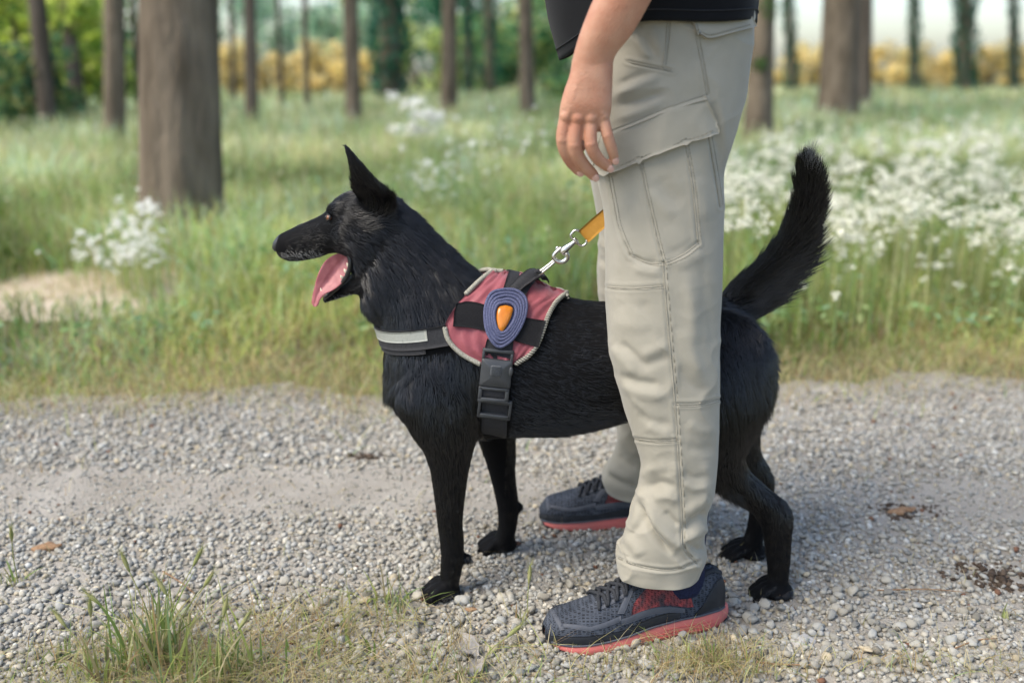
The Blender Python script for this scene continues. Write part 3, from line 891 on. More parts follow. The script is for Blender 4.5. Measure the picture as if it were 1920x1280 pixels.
flower_plant("white flower clump above the dog's ear in the meadow", [(805, 215, 22, 7, 3), (790, 238, 22, 6, 2), (765, 190, 22, 6, 1.2), (735, 250, 8, 6, .5)], 8.0, 60, 502, 0.035)
flower_plant("cream flower clump behind the dog's neck", [(830, 300, 40, 28, 2), (950, 270, 70, 28, 3), (800, 340, 24, 18, 1)], 5.6, 100, 503, 0.016, 9)

# the white drift behind the tail is past counting
g = np.random.default_rng(61)
P = []
while len(P) < 1250:
    px = g.uniform(1330, 1990); top = 262 + 22 * math.sin(px / 70) + (30 if px < 1500 else 0)
    py = g.uniform(top - 50, 560)
    dens = math.exp(-((py - (370 + 0.03 * (px - 1600))) / 85) ** 2) * (0.55 + 0.45 * math.sin(px / 55 + py / 40)) + 0.14
    if px < 1480 and py > 420: dens *= 0.15
    if g.random() > dens: continue
    z = g.uniform(0.20, 0.48)
    d = ray(px, py); t = (z - CAM_H) / d.z
    if t < 0: continue
    q = CAM + d * t
    if q.y > 11 or q.y < 3.3: continue
    P.append(list(q))
P = np.array(P)
ctr = P[g.choice(len(P), 210, replace=False)]; kk = g.integers(0, 210, 1200)
P = ctr[kk] + g.normal(0, 1, (1200, 3)) * (.065, .08, .045) * np.clip(ctr[kk, 1:2] / 5, .8, 1.5)
P[:, 2] = np.clip(P[:, 2], .12, .6)
v, f, t = umbels(P, 0.021 * g.uniform(.5, 1.4, len(P)) * np.clip(P[:, 1] / 4.0, 0.9, 1.7), 12, 62, (0.96, 0.95, 0.84))
obj("wildflowers", mesh_np("wildflowers", v, f, M_petal, smooth=False, attrs={"tint": t}), kind="stuff", label="drift of white wildflower heads in the meadow behind the tail", cat="flowers")
v, f, t = stems_for(P, 63)
obj("wildflower_stems", mesh_np("wildflower_stems", v, f, M_grass, attrs={"tint": t}), kind="stuff", label="green stems under the drift of white wildflowers", cat="flowers")
# pale seed heads scattered through the meadow
P = []
for _ in range(420):
    y = 3.9 * (24 / 3.9) ** g.random(); x = g.uniform(-1, 1) * 0.6 * y
    if bare(x, y): continue
    P.append((x, y, g.uniform(0.25, 0.42)))
P = np.array(P)
v, f, t = umbels(P, 0.012 * g.uniform(.5, 1.4, len(P)) * np.clip(P[:, 1] / 5, .8, 3), 7, 64, (0.85, 0.82, 0.62))
obj("grass_seed_heads", mesh_np("seed_heads", v, f, M_petal, smooth=False, attrs={"tint": t}), kind="stuff", label="pale grass seed heads scattered over the meadow", cat="grass")
# ------------------------------------------------------------------ the dog
DY = 1.75                                  # the dog's middle plane
RINGS = []                                 # (point, flow, length, lift) samples that steer the fur

def note(V, length, lift, rev=False):
    """Every ring vertex of a loft steers the fur: it flows along the loft's axis."""
    C = V.mean(1)
    T = np.gradient(C, axis=0)
    if rev: T = -T
    T /= np.linalg.norm(T, axis=1, keepdims=True) + 1e-9
    n = len(V)
    L = np.interp(np.linspace(0, 1, n), np.linspace(0, 1, len(length)), length) if hasattr(length, "__len__") else np.full(n, length)
    Lf = np.interp(np.linspace(0, 1, n), np.linspace(0, 1, len(lift)), lift) if hasattr(lift, "__len__") else np.full(n, lift)
    for i in range(n):
        for p in V[i][::2]:
            RINGS.append((p, T[i], L[i], Lf[i]))

def pair_rows(pairs, Y=None, inset=0.0):
    """pairs: ((ax, ay), (bx, by), half width[, Y]) in photograph pixels at the plane Y."""
    rows = []
    for q in pairs:
        y = q[3] if len(q) > 3 else Y
        a, b = W(*q[0], y), W(*q[1], y)
        c = (a + b) / 2; h = (a - b) / 2
        h = h * max(0.2, 1 - inset / h.length)
        rows.append((c, h, Vector((0, q[2], 0))))
    return rows

dog_mb = MB()
# neck and trunk, from the nape to the rump
neck = [((742, 362), (668, 520), .058), ((772, 388), (676, 575), .068), ((815, 432), (707, 612), .076), ((858, 474), (720, 668), .089), ((900, 510), (722, 738), .102)]
trunk_p = [((900, 510), (722, 738), .102), ((956, 512), (762, 792), .108), ((1012, 528), (856, 820), .112), ((1064, 552), (965, 816), .113), ((1120, 562), (1056, 808), .113), ((1180, 560), (1128, 792), .110),
           ((1240, 558), (1195, 768), .104), ((1300, 556), (1262, 762), .098), ((1348, 552), (1335, 775), .094), ((1388, 580), (1398, 778), .085), ((1418, 632), (1432, 742), .058)]
V = add_loft(dog_mb, pair_rows(neck, DY, .006), 32, 6, 1.0, 0.0); note(V, [.016, .024, .028, .028, .026], .30)
V = add_loft(dog_mb, pair_rows(trunk_p, DY, .006), 36, 6, 0.92, -0.06); note(V, [.020, .017, .014, .014, .014, .015, .017, .020, .026, .032], [.2, .16, .14, .14, .14, .15, .2, .28, .38, .45])
# skull and muzzle, nape to nose
head_p = [((748, 378), (735, 500), .056), ((704, 350), (706, 520), .064), ((668, 356), (682, 512), .062), ((642, 364), (662, 486), .056), ((625, 377), (640, 475), .047), ((609, 398), (620, 474), .038),
          ((588, 410), (592, 483), .034), ((562, 421), (564, 488), .0315), ((541, 431), (541, 488), .029), ((524, 439), (526, 481), .024)]
V = add_loft(dog_mb, pair_rows(head_p, DY, .0), 32, 6, 0.88, -0.05); note(V[::-1], [.004, .006, .007, .009, .011, .013, .016], .16)
# brows
for s in (-1, 1):
    # brow
    add_ball(dog_mb, W(634, 394, DY + s * .034), .022, .012, .013)
# cheek at the mouth's corner, then the lower jaw
add_loft(dog_mb, pair_rows([((655, 462), (700, 462), .048), ((657, 490), (700, 495), .042), ((662, 512), (700, 520), .036)], DY), 20, 5)
V = add_loft(dog_mb, pair_rows([((700, 470), (702, 550), .050), ((672, 500), (680, 549), .042), ((655, 517), (660, 551), .034), ((636, 536), (640, 557), .027), ((618, 548), (622, 563), .022), ((608, 554), (610, 566), .016)], DY), 20, 5)
note(V[::-1], [.004, .006, .012], .2)
# ears
ear_p = [((685, 440), (735, 450), .014, -.036), ((676, 395), (742, 408), .022, -.036), ((666, 360), (738, 373), .023, -.048), ((661, 332), (706, 340), .018, -.060), ((655, 306), (684, 313), .013, -.066), ((649, 287), (667, 292), .010, -.068), ((645, 273), (655, 277), .007, -.068)]
for s in (1, -1):
    rows = pair_rows([(a, b, w, DY + s * y) for a, b, w, y in ear_p])
    if s == -1:   # the far ear is carried a little lower and further back
        rows = [(c + Vector((.016, 0, -.030 * i / 6)), h, w) for i, (c, h, w) in enumerate(rows)]
    V = add_loft(dog_mb, rows, 20, 5); note(V, [.020, .020, .017, .012, .008, .006], [.34, .40, .34, .25, .2])

def leg(rows_px, Ys, length, n=22):
    rows = []
    for i, (a, b, w) in enumerate(rows_px):
        y = Ys[0] + (Ys[1] - Ys[0]) * i / (len(rows_px) - 1)
        A, B = W(*a, y), W(*b, y)
        rows.append(((A + B) / 2, (A - B) / 2 * 0.97, Vector((0, w, 0))))
    V = add_loft(dog_mb, rows, n, 6); note(V, length, [.3, .22, .17, .15, .14])
    return V

def paw(cx, cy, toe_px, heel_px, top_py, bottom_py, Y, width=.041):
    """Four knuckled toes spread side by side in front of a pad."""
    zb = G(cx, bottom_py).z
    for k, off in enumerate((-1, -.36, .36, 1)):
        y = Y + off * width * .68
        fx = toe_px + (10 if abs(off) == 1 else 0)
        a = W((fx * .25 + heel_px * .75), (top_py * .8 + bottom_py * .2), y); b = W(fx + 7, bottom_py - 12, y)
        a.z = max(a.z, .032); 
        rows = [(Vector((a.x, y - off * width * .3, .026)), Vector((0, 0, .014)), Vector((0, .0095, 0))),
                (Vector((a.x * .5 + b.x * .5, y - off * width * .1, .024)), Vector((0, 0, .0125)), Vector((0, .0100, 0))),
                (Vector((a.x * .18 + b.x * .82, y, .0165)), Vector((0, 0, .0118)), Vector((0, .0105, 0))),
                (Vector((b.x - .004, y, .0105)), Vector((0, 0, .0080)), Vector((0, .0080, 0)))]
        V = add_loft(dog_mb, rows, 14, 4); note(V, .005, .12)
    hp = W(heel_px, bottom_py - 14, Y)
    add_ball(dog_mb, Vector((hp.x - .016, Y, .018)), .030, width * .85, .016)
    return

# near front leg
leg([((800, 600), (870, 600), .016), ((772, 650), (895, 650), .036), ((752, 700), (912, 700), .046), ((738, 745), (925, 750), .050), ((764, 800), (905, 800), .049), ((792, 842), (890, 840), .042), ((806, 882), (880, 880), .035), ((814, 930), (872, 930), .030), ((820, 980), (868, 980), .027),
     ((825, 1020), (870, 1020), .0265), ((826, 1050), (870, 1050), .026), ((824, 1085), (863, 1085), .026), ((816, 1112), (858, 1115), .029)], (DY - .066, 1.665), [.020, .020, .018, .016, .014, .012, .011, .010, .009, .007])
paw(825, 1130, 788, 850, 1090, 1146, 1.660)
add_ball(dog_mb, W(876, 1046, 1.668), .008, .009, .010)
# far front leg
leg([((885, 740), (975, 740), .045), ((890, 800), (968, 800), .042), ((905, 850), (968, 850), .035), ((920, 900), (968, 900), .030), ((931, 950), (974, 950), .027), ((933, 985), (970, 985), .026), ((926, 1010), (964, 1012), .029)],
    (DY + .07, 1.845), [.016, .012, .009, .007, .006])
paw(925, 1030, 893, 957, 990, 1043, 1.850)
add_ball(dog_mb, W(974, 950, 1.842), .008, .009, .010)
# near hind leg
leg([((1310, 585), (1410, 600), .020), ((1270, 640), (1440, 640), .042), ((1262, 700), (1446, 700), .052), ((1275, 755), (1446, 745), .052), ((1292, 808), (1424, 795), .046), ((1312, 862), (1400, 842), .038), ((1338, 908), (1404, 876), .031), ((1374, 934), (1436, 910), .024),
     ((1408, 960), (1472, 938), .021), ((1427, 990), (1487, 965), .021), ((1433, 1025), (1485, 1010), .020), ((1438, 1062), (1481, 1058), .0205), ((1438, 1095), (1477, 1096), .023), ((1432, 1112), (1474, 1115), .026)],
    (DY - .062, 1.668), [.028, .032, .032, .024, .017, .013, .011, .010, .009, .007])
paw(1440, 1125, 1400, 1470, 1090, 1146, 1.665)
# far hind leg
leg([((1290, 700), (1420, 700), .045), ((1290, 780), (1425, 770), .045), ((1320, 850), (1425, 835), .038), ((1362, 895), (1438, 868), .030), ((1398, 925), (1451, 898), .022), ((1404, 955), (1448, 940), .020), ((1400, 990), (1436, 985), .020), ((1390, 1018), (1430, 1020), .024)],
    (DY + .062, 1.815), [.026, .024, .018, .012, .008, .006])
paw(1388, 1045, 1347, 1424, 1010, 1064, 1.820)
# tail: a lean core, the brush is fur
tail_p = [((1340, 565), (1392, 625), .032), ((1372, 535), (1420, 590), .028), ((1414, 502), (1462, 548), .024), ((1456, 457), (1508, 486), .022), ((1484, 402), (1532, 414), .020), ((1496, 354), (1538, 359), .018), ((1502, 318), (1534, 320), .014), ((1507, 298), (1525, 298), .008)]
V = add_loft(dog_mb, pair_rows(tail_p, DY), 20, 6); note(V, [.024, .032, .038, .042, .042, .038, .032, .025], [.3, .34, .38, .40, .40, .37, .34, .3])

M_skin = mat("dog_skin", (0.003, 0.003, 0.0035), 0.8, var=.3, scale=80, spec=0.12)
dog_me = remeshed("dog", dog_mb, 0.0036, 5, 0.5)
dog_me.materials.clear(); dog_me.materials.append(M_skin)
dog = obj("dog", dog_me, label="black short haired dog standing in a red harness, mouth open", cat="dog")
dog_bvh = bvh_of(dog_me)

# eyes, nose, tongue, teeth
M_eye = mat("dog_eye", (0.14, 0.050, 0.020), 0.08, color2=(0.22, 0.085, 0.035), scale=300, spec=0.6)
M_black = mat("wet_black", (0.012, 0.012, 0.013), 0.28, var=.2, scale=200, spec=0.5)
M_nose = mat("nose_leather", (0.022, 0.022, 0.024), 0.42, var=.3, scale=300, bump=.5, bscale=900, spec=0.5, bdist=.0006)
for s in (1, -1):
    p, n_ = hit(dog_bvh, 617, 408, 0, DY - .03)
    if s == -1: p = Vector((p.x, 2 * DY - p.y, p.z)); n_ = Vector((n_.x, -n_.y, n_.z))
    n2 = (n_ + Vector((-.35, 0, 0))).normalized()
    mb = MB(); add_ball(mb, p - n_ * .0008, .0066, .0066, .0054, None, 20, 12)
    e = obj("eye", mb.mesh("eye", M_eye), parent=dog)
    mb = MB(); c = p - n_ * .0008 + n2 * .0056
    add_ball(mb, c, .0028, .0022, .0028, None, 14, 8); obj("pupil", mb.mesh("pupil", M_black), parent=e)
    mb = MB()
    u = Vector((0, 0, 1)); u = (u - n2 * u.dot(n2)).normalized(); w_ = n2.cross(u)
    ring = [p + n_ * .0018 + w_ * math.cos(a) * .0074 + u * math.sin(a) * .0050 for a in np.linspace(0, 2 * math.pi, 15)]
    add_tube(mb, ring, .0016, 8, 3, caps=False); obj("eyelid", mb.mesh("eyelid", M_black), parent=e)

mb = MB()
add_loft(mb, [(W(534, 451, DY), Vector((.005, 0, .012)), Vector((0, .016, 0))), (W(527, 453, DY), Vector((.004, 0, .0150)), Vector((0, .0190, 0))), (W(520, 456, DY), Vector((.003, 0, .0145)), Vector((0, .0180, 0))), (W(515, 458, DY), Vector((.002, 0, .0100)), Vector((0, .0125, 0)))], 24, 5, .9)
nose = obj("nose", mb.mesh("nose", M_nose), parent=dog)
for s in (1, -1):
    mb = MB(); p = W(519, 462, DY - s * .0135); add_ball(mb, p, .0048, .0035, .0032, Matrix.Rotation(.5, 3, "Y"))
    obj("nostril", mb.mesh("nostril", M_black), parent=nose)

M_tongue = mat("tongue", (0.30, 0.080, 0.090), 0.40, color2=(0.40, 0.135, 0.14), scale=90, bump=.5, bscale=700, spec=.45, sub=.15, bdist=.0012)
ton = [((644, 473), (660, 482), .0), ((628, 477), (662, 494), -.003), ((612, 487), (656, 511), -.008), ((602, 501), (645, 527), -.012), ((594, 520), (628, 542), -.015), ((589, 540), (609, 552), -.017), ((585, 557), (600, 563), -.018), ((584, 567), (597, 571), -.018), ((587, 574), (593, 575), -.018)]
rows = []
for a, b, dy in ton:
    A, B = W(*a, DY - .018 + dy), W(*b, DY - .024 + dy)
    rows.append(((A + B) / 2, (A - B) / 2, Vector((0, .0055, 0))))
V = loft_pts(rows, 28, 8)
for i in range(len(V)):              # cup the sheet: the middle is pressed away from the near edge
    c = V[i].mean(0); h = np.linalg.norm(V[i] - c, axis=1).max()
    d = np.linalg.norm((V[i] - c)[:, [0, 2]], axis=1) / (h + 1e-6)
    V[i][:, 1] += (1 - d ** 2) * min(.014, h * .5) + np.exp(-(d / .18) ** 2) * min(.004, h * .2)
mb = MB(); n = V.shape[1]
mb.add(np.vstack([V.reshape(-1, 3), V[0].mean(0)[None], V[-1].mean(0)[None]]), grid_faces(len(V), n) + [(len(V) * n, (j + 1) % n, j) for j in range(n)] + [(len(V) * n + 1, (len(V) - 1) * n + j, (len(V) - 1) * n + (j + 1) % n) for j in range(n)])
obj("tongue", mb.mesh("tongue", M_tongue), parent=dog)
# dark gum line and lower lip on the near side, pink gum at the front
M_gum = mat("gum", (0.34, 0.11, 0.10), 0.4, color2=(0.45, 0.16, 0.15), scale=200, spec=.5)
mb = MB(); add_tube(mb, [W(654, 476, DY - .034), W(657, 496, DY - .037), W(650, 518, DY - .036), W(636, 536, DY - .031), W(620, 550, DY - .026), W(609, 559, DY - .018)], [.0045, .0042, .0042, .004, .0038, .003], 10, 4)
obj("lower_lip", mb.mesh("lower_lip", M_black), parent=dog)
mb = MB(); add_tube(mb, [W(632, 538, DY - .022), W(618, 548, DY - .020), W(608, 556, DY - .012)], [.006, .006, .004], 10, 4)
obj("gum", mb.mesh("gum", M_gum), parent=dog)
M_tooth = mat("tooth", (0.74, 0.66, 0.50), 0.3, var=.1, scale=100, spec=.5)
for a, b, r_ in (((606, 555), (601, 540), .0030), ((654, 499), (650, 493), .0030), ((649, 510), (645, 504), .0030), ((642, 521), (638, 516), .0026), ((612, 552), (609, 546), .0018)):
    mb = MB(); A, B = W(*a, DY - .034), W(*b, DY - .036)
    add_tube(mb, [A, A.lerp(B, .5), B], [r_, r_ * .85, r_ * .2], 8, 3); obj("tooth", mb.mesh("tooth", M_tooth), parent=dog)

# ------------------------------------------------------------------ the harness: sheets and bands laid over the coat
M_red = mat("harness_nylon", (0.225, 0.048, 0.060), 0.55, color2=(0.30, 0.076, 0.090), scale=25, bump=.35, bscale=60, spec=.35, bdist=.004, sheen=.2)
M_web = mat("black_webbing", (0.018, 0.018, 0.020), 0.75, color2=(0.03, 0.03, 0.033), scale=300, bump=.8, bscale=900, spec=.3, bdist=.0008)
M_velcro = mat("velcro", (0.010, 0.010, 0.011), 0.95, color2=(0.022, 0.022, 0.024), scale=700, bump=1.0, bscale=1200, spec=.1, bdist=.001)
M_reflect = mat("reflective_tape", (0.24, 0.25, 0.22), 0.6, color2=(0.30, 0.31, 0.28), scale=500, bump=.3, bscale=1200, spec=.4, bdist=.0004)
M_trim = mat("braided_trim", (0.22, 0.21, 0.17), 0.85, color2=(0.44, 0.42, 0.35), scale=400, bump=.9, bscale=500, spec=.2, bdist=.001)
M_plastic = mat("buckle_plastic", (0.030, 0.033, 0.036), 0.42, color2=(0.040, 0.043, 0.047), scale=60, bump=.15, bscale=1500, spec=.45, bdist=.0003)
hb = empty("dog_harness", (W(930, 600, DY).x, DY, 0.35), label="dusty red dog harness with black straps and grey braided edge, worn by the dog", cat="harness")
OFF = 0.0075
PANEL_L = [(943, 503), (905, 528), (872, 556), (850, 580), (834, 612), (842, 638), (866, 662), (902, 681), (935, 688)]
PANEL_R = [(956, 505), (1010, 520), (1058, 553), (1040, 572), (1026, 596), (1017, 622), (1006, 648), (990, 667), (966, 681)]
def wob(u, t): return .0016 * math.sin(u * 19 + t * 6) + .0014 * math.sin(t * 25 - u * 12) + .0012 * math.sin(t * 47 + u * 31)
def both_sides(name, mt, *a, w=None):
    mb = MB(); add_patch(mb, dog_bvh, *a, wob=w)
    o = obj(name, mb.mesh(name, mt), parent=hb)
    mb.v = [v * (1, -1, 1) + (0, 2 * DY, 0) for v in mb.v]; mb.f = [t[::-1] for t in mb.f]
    obj(name, mb.mesh(name, mt), parent=hb)
    return o
panel = both_sides("panel", M_red, PANEL_L, PANEL_R, 34, 30, OFF, .006, DY, w=wob)

def trim(px, r_, mt, off, parent, name, twist=True):
    P = polyline(px, 60)
    pts = [hit(dog_bvh, a, b, off, DY)[0] for a, b in P]
    for _ in range(3):
        pts = [pts[0]] + [(pts[i - 1] + pts[i] * 2 + pts[i + 1]) / 4 for i in range(1, len(pts) - 1)] + [pts[-1]]
    for s in (1, -1):
        q = pts if s == 1 else [Vector((p.x, 2 * DY - p.y, p.z)) for p in pts]
        mb = MB(); add_tube(mb, q, r_, 10, 1)
        top = obj(name, mb.mesh(name, mt), parent=parent)
        if twist:       # two plaited cords wound round the edge
            for ph in (0, math.pi):
                mb = MB(); Q = []
                fine = polyline([list(p) for p in q], 260)
                for k, p in enumerate(fine):
                    t = Vector(fine[min(k + 1, 259)] - fine[max(k - 1, 0)]).normalized()
                    a = Vector((0, -1, 0)) - t * (-t.y); a.normalize(); b = t.cross(a)
                    an = k * .55 + ph
                    Q.append(Vector(p) + (a * math.cos(an) + b * math.sin(an)) * r_ * .72)
                add_tube(mb, Q, r_ * .55, 6, 1)
                obj("braid", mb.mesh("braid", M_trim), parent=top)
trim([(943, 503), (905, 528), (872, 556)], .0036, M_web, OFF, hb, "edge_piping", True)
trim([(834, 614), (842, 638), (866, 662), (900, 681)], .0036, M_web, OFF, hb, "edge_piping", True)
trim([(1060, 555), (1040, 571), (1026, 595), (1017, 622), (1006, 648), (990, 667), (966, 682)], .0036, M_web, OFF, hb, "edge_piping", True)

# straps on the panel
both_sides("girth_strap_top", M_web, [(957, 505), (943, 545), (928, 590), (912, 640), (908, 660)], [(1016, 517), (985, 556), (970, 600), (962, 645), (958, 672)], 24, 10, OFF + .0030, .003, DY)
both_sides("velcro_band", M_velcro, [(852, 572), (890, 572), (930, 584), (975, 598), (1020, 606)], [(850, 613), (890, 617), (930, 628), (975, 643), (1008, 652)], 26, 10, OFF + .0055, .003, DY)

def ring_points(c, e1, e2, phis, bvh, off, cap=.135):
    out = []
    for ph in phis:
        d = (e1 * math.cos(ph) + e2 * math.sin(ph)).normalized()
        best = None; o_ = c
        p, n_, i_, dist = bvh.ray_cast(o_, d)
        out.append(c + d * (min((p - c).length, cap) + off) if p is not None else c + d * .1)
    return out
def band(c, e1, e2, ax, width, phis, off, thick, mt, name, parent, shift=0.0, cap=.135):
    """A strap wound round the body in the plane of e1, e2; ax runs across the strap."""
    nv = 6; cols, inn = [], []
    for j in range(nv):
        t = (j / (nv - 1) - .5) * width + shift
        P = ring_points(c + ax * t, e1, e2, phis, dog_bvh, off, cap)
        for _ in range(2): P = [P[0]] + [(P[i - 1] + P[i] * 2 + P[i + 1]) / 4 for i in range(1, len(P) - 1)] + [P[-1]]
        cols.append(P); inn.append([p - (p - (c + ax * t)).normalized() * thick for p in P])
    out = np.array([[list(cols[j][i]) for j in range(nv)] for i in range(len(phis))]); inn = np.array([[list(inn[j][i]) for j in range(nv)] for i in range(len(phis))])
    mb = MB(); add_sheet(mb, out, inn); mb.f = [t[::-1] for t in mb.f]
    return obj(name, mb.mesh(name, mt), parent=parent)
up = (W(938, 560, DY) - W(930, 800, DY)).normalized(); ax = Vector((0, 1, 0)).cross(up).normalized()
gc = W(931, 690, DY)
band(gc, -up, Vector((0, -1, 0)), ax, .045, list(np.linspace(-R(118), R(118), 60)), .006, .003, M_web, "girth_strap", hb, cap=.122)
# chest strap round the breast: dark webbing with a reflective tape
e1 = (W(712, 618, DY) - W(850, 594, DY)).normalized(); ax2 = Vector((0, 1, 0)).cross(e1).normalized()
if ax2.z < 0: ax2 = -ax2
cc_ = W(842, 601, DY)
band(cc_, e1, Vector((0, -1, 0)), ax2, .034, list(np.linspace(-R(92), R(92), 56)), .0085, .003, M_web, "chest_strap", hb)
band(cc_, e1, Vector((0, -1, 0)), ax2, .018, list(np.linspace(-R(74), R(74), 50)), .0100, .0012, M_reflect, "reflective_tape", hb, .0062)
band(cc_, e1, Vector((0, -1, 0)), ax2, .007, list(np.linspace(-R(70), R(70), 50)), .0060, .002, M_web, "adjuster_strap", hb, -.022)

# grab handle across the withers
mb = MB()
A, B = [(948, 551), (970, 535), (1000, 521), (1022, 515)], [(966, 558), (985, 548), (1010, 538), (1028, 533)]
a_, b_ = polyline(A, 16), polyline(B, 16)
out = np.zeros((16, 6, 3)); inn = out.copy()
for i in range(16):
    for j in range(6):
        q = a_[i] * (1 - j / 5) + b_[i] * j / 5
        p, n_ = hit(dog_bvh, q[0], q[1], 0, DY)
        lift = OFF + .006 + .012 * math.sin(math.pi * i / 15) + .003 * math.sin(j / 5 * math.pi)
        out[i, j] = p + n_ * lift; inn[i, j] = p + n_ * (lift - .0035)
add_sheet(mb, out, inn); obj("grab_handle", mb.mesh("grab_handle", M_web), parent=hb)

# teardrop patch of coiled blue cord with an amber eye
M_cord = mat("blue_cord", (0.055, 0.062, 0.125), 0.9, color2=(0.125, 0.135, 0.215), scale=500, bump=.8, bscale=900, spec=.15, bdist=.001)
M_amber = mat("amber_gel", (0.50, 0.155, 0.012), 0.22, color2=(0.60, 0.21, 0.02), scale=60, spec=.5, sub=.2)
PATCH = [(945, 550), (920, 557), (909, 580), (909, 610), (918, 636), (935, 652), (957, 641), (974, 618), (984, 590), (982, 566), (966, 553)]
PC = np.array([944.0, 600.0])
loop = polyline(PATCH + [PATCH[0]], 64)[:-1]
pt = obj("badge", None, parent=hb); bpy.data.objects.remove(pt)
def scaled(s, k=1.0): return PC + (loop - PC) * s
mb = MB()
base_n = hit(dog_bvh, *PC, 0, DY)[1]
def on(q, off): 
    p, n_ = hit(dog_bvh, q[0], q[1], 0, DY); return p + (n_ * .6 + base_n * .4).normalized() * off
C0 = on(PC, OFF + .0105)
rim_pts = [on(q, OFF + .0095) for q in scaled(.97)]
mb.add([list(C0)] + [list(p) for p in rim_pts] + [list(p - base_n * .006) for p in rim_pts],
       [(0, 1 + (j + 1) % 63, 1 + j) for j in range(63)] + [(1 + j, 1 + (j + 1) % 63, 64 + (j + 1) % 63, 64 + j) for j in range(63)])
badge = obj("badge", mb.mesh("badge", M_cord), parent=hb)
for k, s in enumerate((.985, .865, .745, .63, .525)):
    mb = MB(); P = [on(q, OFF + .0108 + .0008 * k) for q in scaled(s)]; P.append(P[0])
    P = [(P[(i - 1) % 63] + P[i % 63] * 2 + P[(i + 1) % 63]) / 4 for i in range(63)]; P.append(P[0])
    add_tube(mb, P, .0031, 8, 1, caps=False); obj("cord_ring", mb.mesh("cord_ring", M_cord), parent=badge)
AMB = polyline([(946, 578), (932, 583), (929, 600), (932, 618), (938, 626), (947, 617), (956, 600), (959, 584), (946, 578)], 41)[:-1]
AC = AMB.mean(0); mb = MB(); rr = [(1.0, .0125), (.9, .0150), (.6, .0165), (.3, .0170)]
Vv = [[list(on(AC + (q - AC) * s, OFF + h)) for q in AMB] for s, h in rr]
Vv = np.array(Vv); mb.add(np.vstack([Vv.reshape(-1, 3), on(AC, OFF + .0172)]), [q[::-1] for q in grid_faces(4, 40)] + [(160, 120 + (j + 1) % 40, 120 + j) for j in range(40)])
obj("amber_eye", mb.mesh("amber_eye", M_amber), parent=badge)

# side release buckle and slider on the girth strap: a frame of their own, lying along the flank
def local_frame(p_top, p_bot, p_left, p_right, off):
    a, n1 = hit(dog_bvh, *p_top, 0, DY); b, n2 = hit(dog_bvh, *p_bot, 0, DY)
    l, n3 = hit(dog_bvh, *p_left, 0, DY); r_, n4 = hit(dog_bvh, *p_right, 0, DY)
    v = (a - b).normalized(); u = (r_ - l); u = (u - v * u.dot(v)).normalized(); nn = u.cross(v)
    if nn.y > 0: nn = -nn
    return (a + b) / 2 + nn * off, u, v, nn, (a - b).length, (r_ - l).length
def slab(mb, c, u, v, n_, poly, z0, z1, bev=.0012):
    """An outline in (u, v) raised from z0 to z1 along n with a bevelled top edge."""
    m = len(poly); cen = np.mean(poly, axis=0)
    rings = []
    for s, z in ((1, z0), (1, z1 - bev), (None, z1)):
        for q in poly:
            q = np.array(q)
            if s is None:
                d = cen - q; q = q + d / (np.linalg.norm(d) + 1e-9) * bev
            rings.append(list(c + u * float(q[0]) + v * float(q[1]) + n_ * z))
    faces = []
    for k in range(2):
        for j in range(m):
            faces.append((k * m + j, k * m + (j + 1) % m, (k + 1) * m + (j + 1) % m, (k + 1) * m + j))
    rings.append(list(c + u * float(cen[0]) + v * float(cen[1]) + n_ * z1))
    faces += [(2 * m + j, 2 * m + (j + 1) % m, 3 * m) for j in range(m)]
    mb.add(rings, faces)
c, u, v_, nn, Lh, Lw = local_frame((934, 662), (926, 742), (902, 702), (960, 706), .010)
hw, hh = Lw / 2, Lh / 2
buckle = None
def rect(x0, x1, y0, y1, r_=.003):
    out = []
    for cx, cy, a0 in ((x1 - r_, y1 - r_, 0), (x0 + r_, y1 - r_, 90), (x0 + r_, y0 + r_, 180), (x1 - r_, y0 + r_, 270)):
        for k in range(4):
            a = R(a0 + 30 * k); out.append((cx + r_ * math.cos(a), cy + r_ * math.sin(a)))
    return out
mb = MB(); slab(mb, c, u, v_, nn, rect(-hw, hw, -hh * .50, hh * .78), -.004, .0075, .002)
buckle = obj("buckle", mb.mesh("buckle", M_plastic, smooth=False), parent=hb)
for a in [(-hw, -hw + .005, hh * .72, hh * 1.14), (hw - .005, hw, hh * .72, hh * 1.14), (-hw, hw, hh * 1.08, hh * 1.24)]:
    mb = MB(); slab(mb, c, u, v_, nn, rect(*a, .0015), -.003, .0055, .0012); obj("buckle_frame", mb.mesh("buckle_frame", M_plastic, smooth=False), parent=buckle)
for a in [(-hw * 1.02, -hw + .006, -hh * 1.12, -hh * .52), (hw * .93 - .006, hw * .96, -hh * 1.12, -hh * .52), (-hw * 1.02, hw * .96, -hh * .66, -hh * .52), (-hw * 1.02, hw * .96, -hh * 1.22, -hh * 1.02)]:
    mb = MB(); slab(mb, c, u, v_, nn, rect(*a, .0012), -.003, .0062, .0012); obj("buckle_frame", mb.mesh("buckle_frame", M_plastic, smooth=False), parent=buckle)
mb = MB(); slab(mb, c, u, v_, nn, rect(-hw * .98, hw * .95, -hh * 1.08, -hh * .55, .001), -.004, .0018, .0006); obj("strap_loop", mb.mesh("strap_loop", M_web, smooth=False), parent=buckle)
mb = MB(); slab(mb, c, u, v_, nn, rect(-hw * .38, hw * .34, hh * .02, hh * .52, .003), .006, .0085, .0008); em = obj("raised_emblem", mb.mesh("raised_emblem", mat("emblem_plastic", (0.075, 0.08, 0.085), .5, var=.2, scale=500)), parent=buckle)
for k in range(7):
    y = hh * (.07 + .062 * k)
    mb = MB(); slab(mb, c, u, v_, nn, rect(-hw * .33, hw * .29, y, y + .0009, .0003), .0083, .0092, .0002); obj("emblem_ridge", mb.mesh("emblem_ridge", M_plastic, smooth=False), parent=buckle)
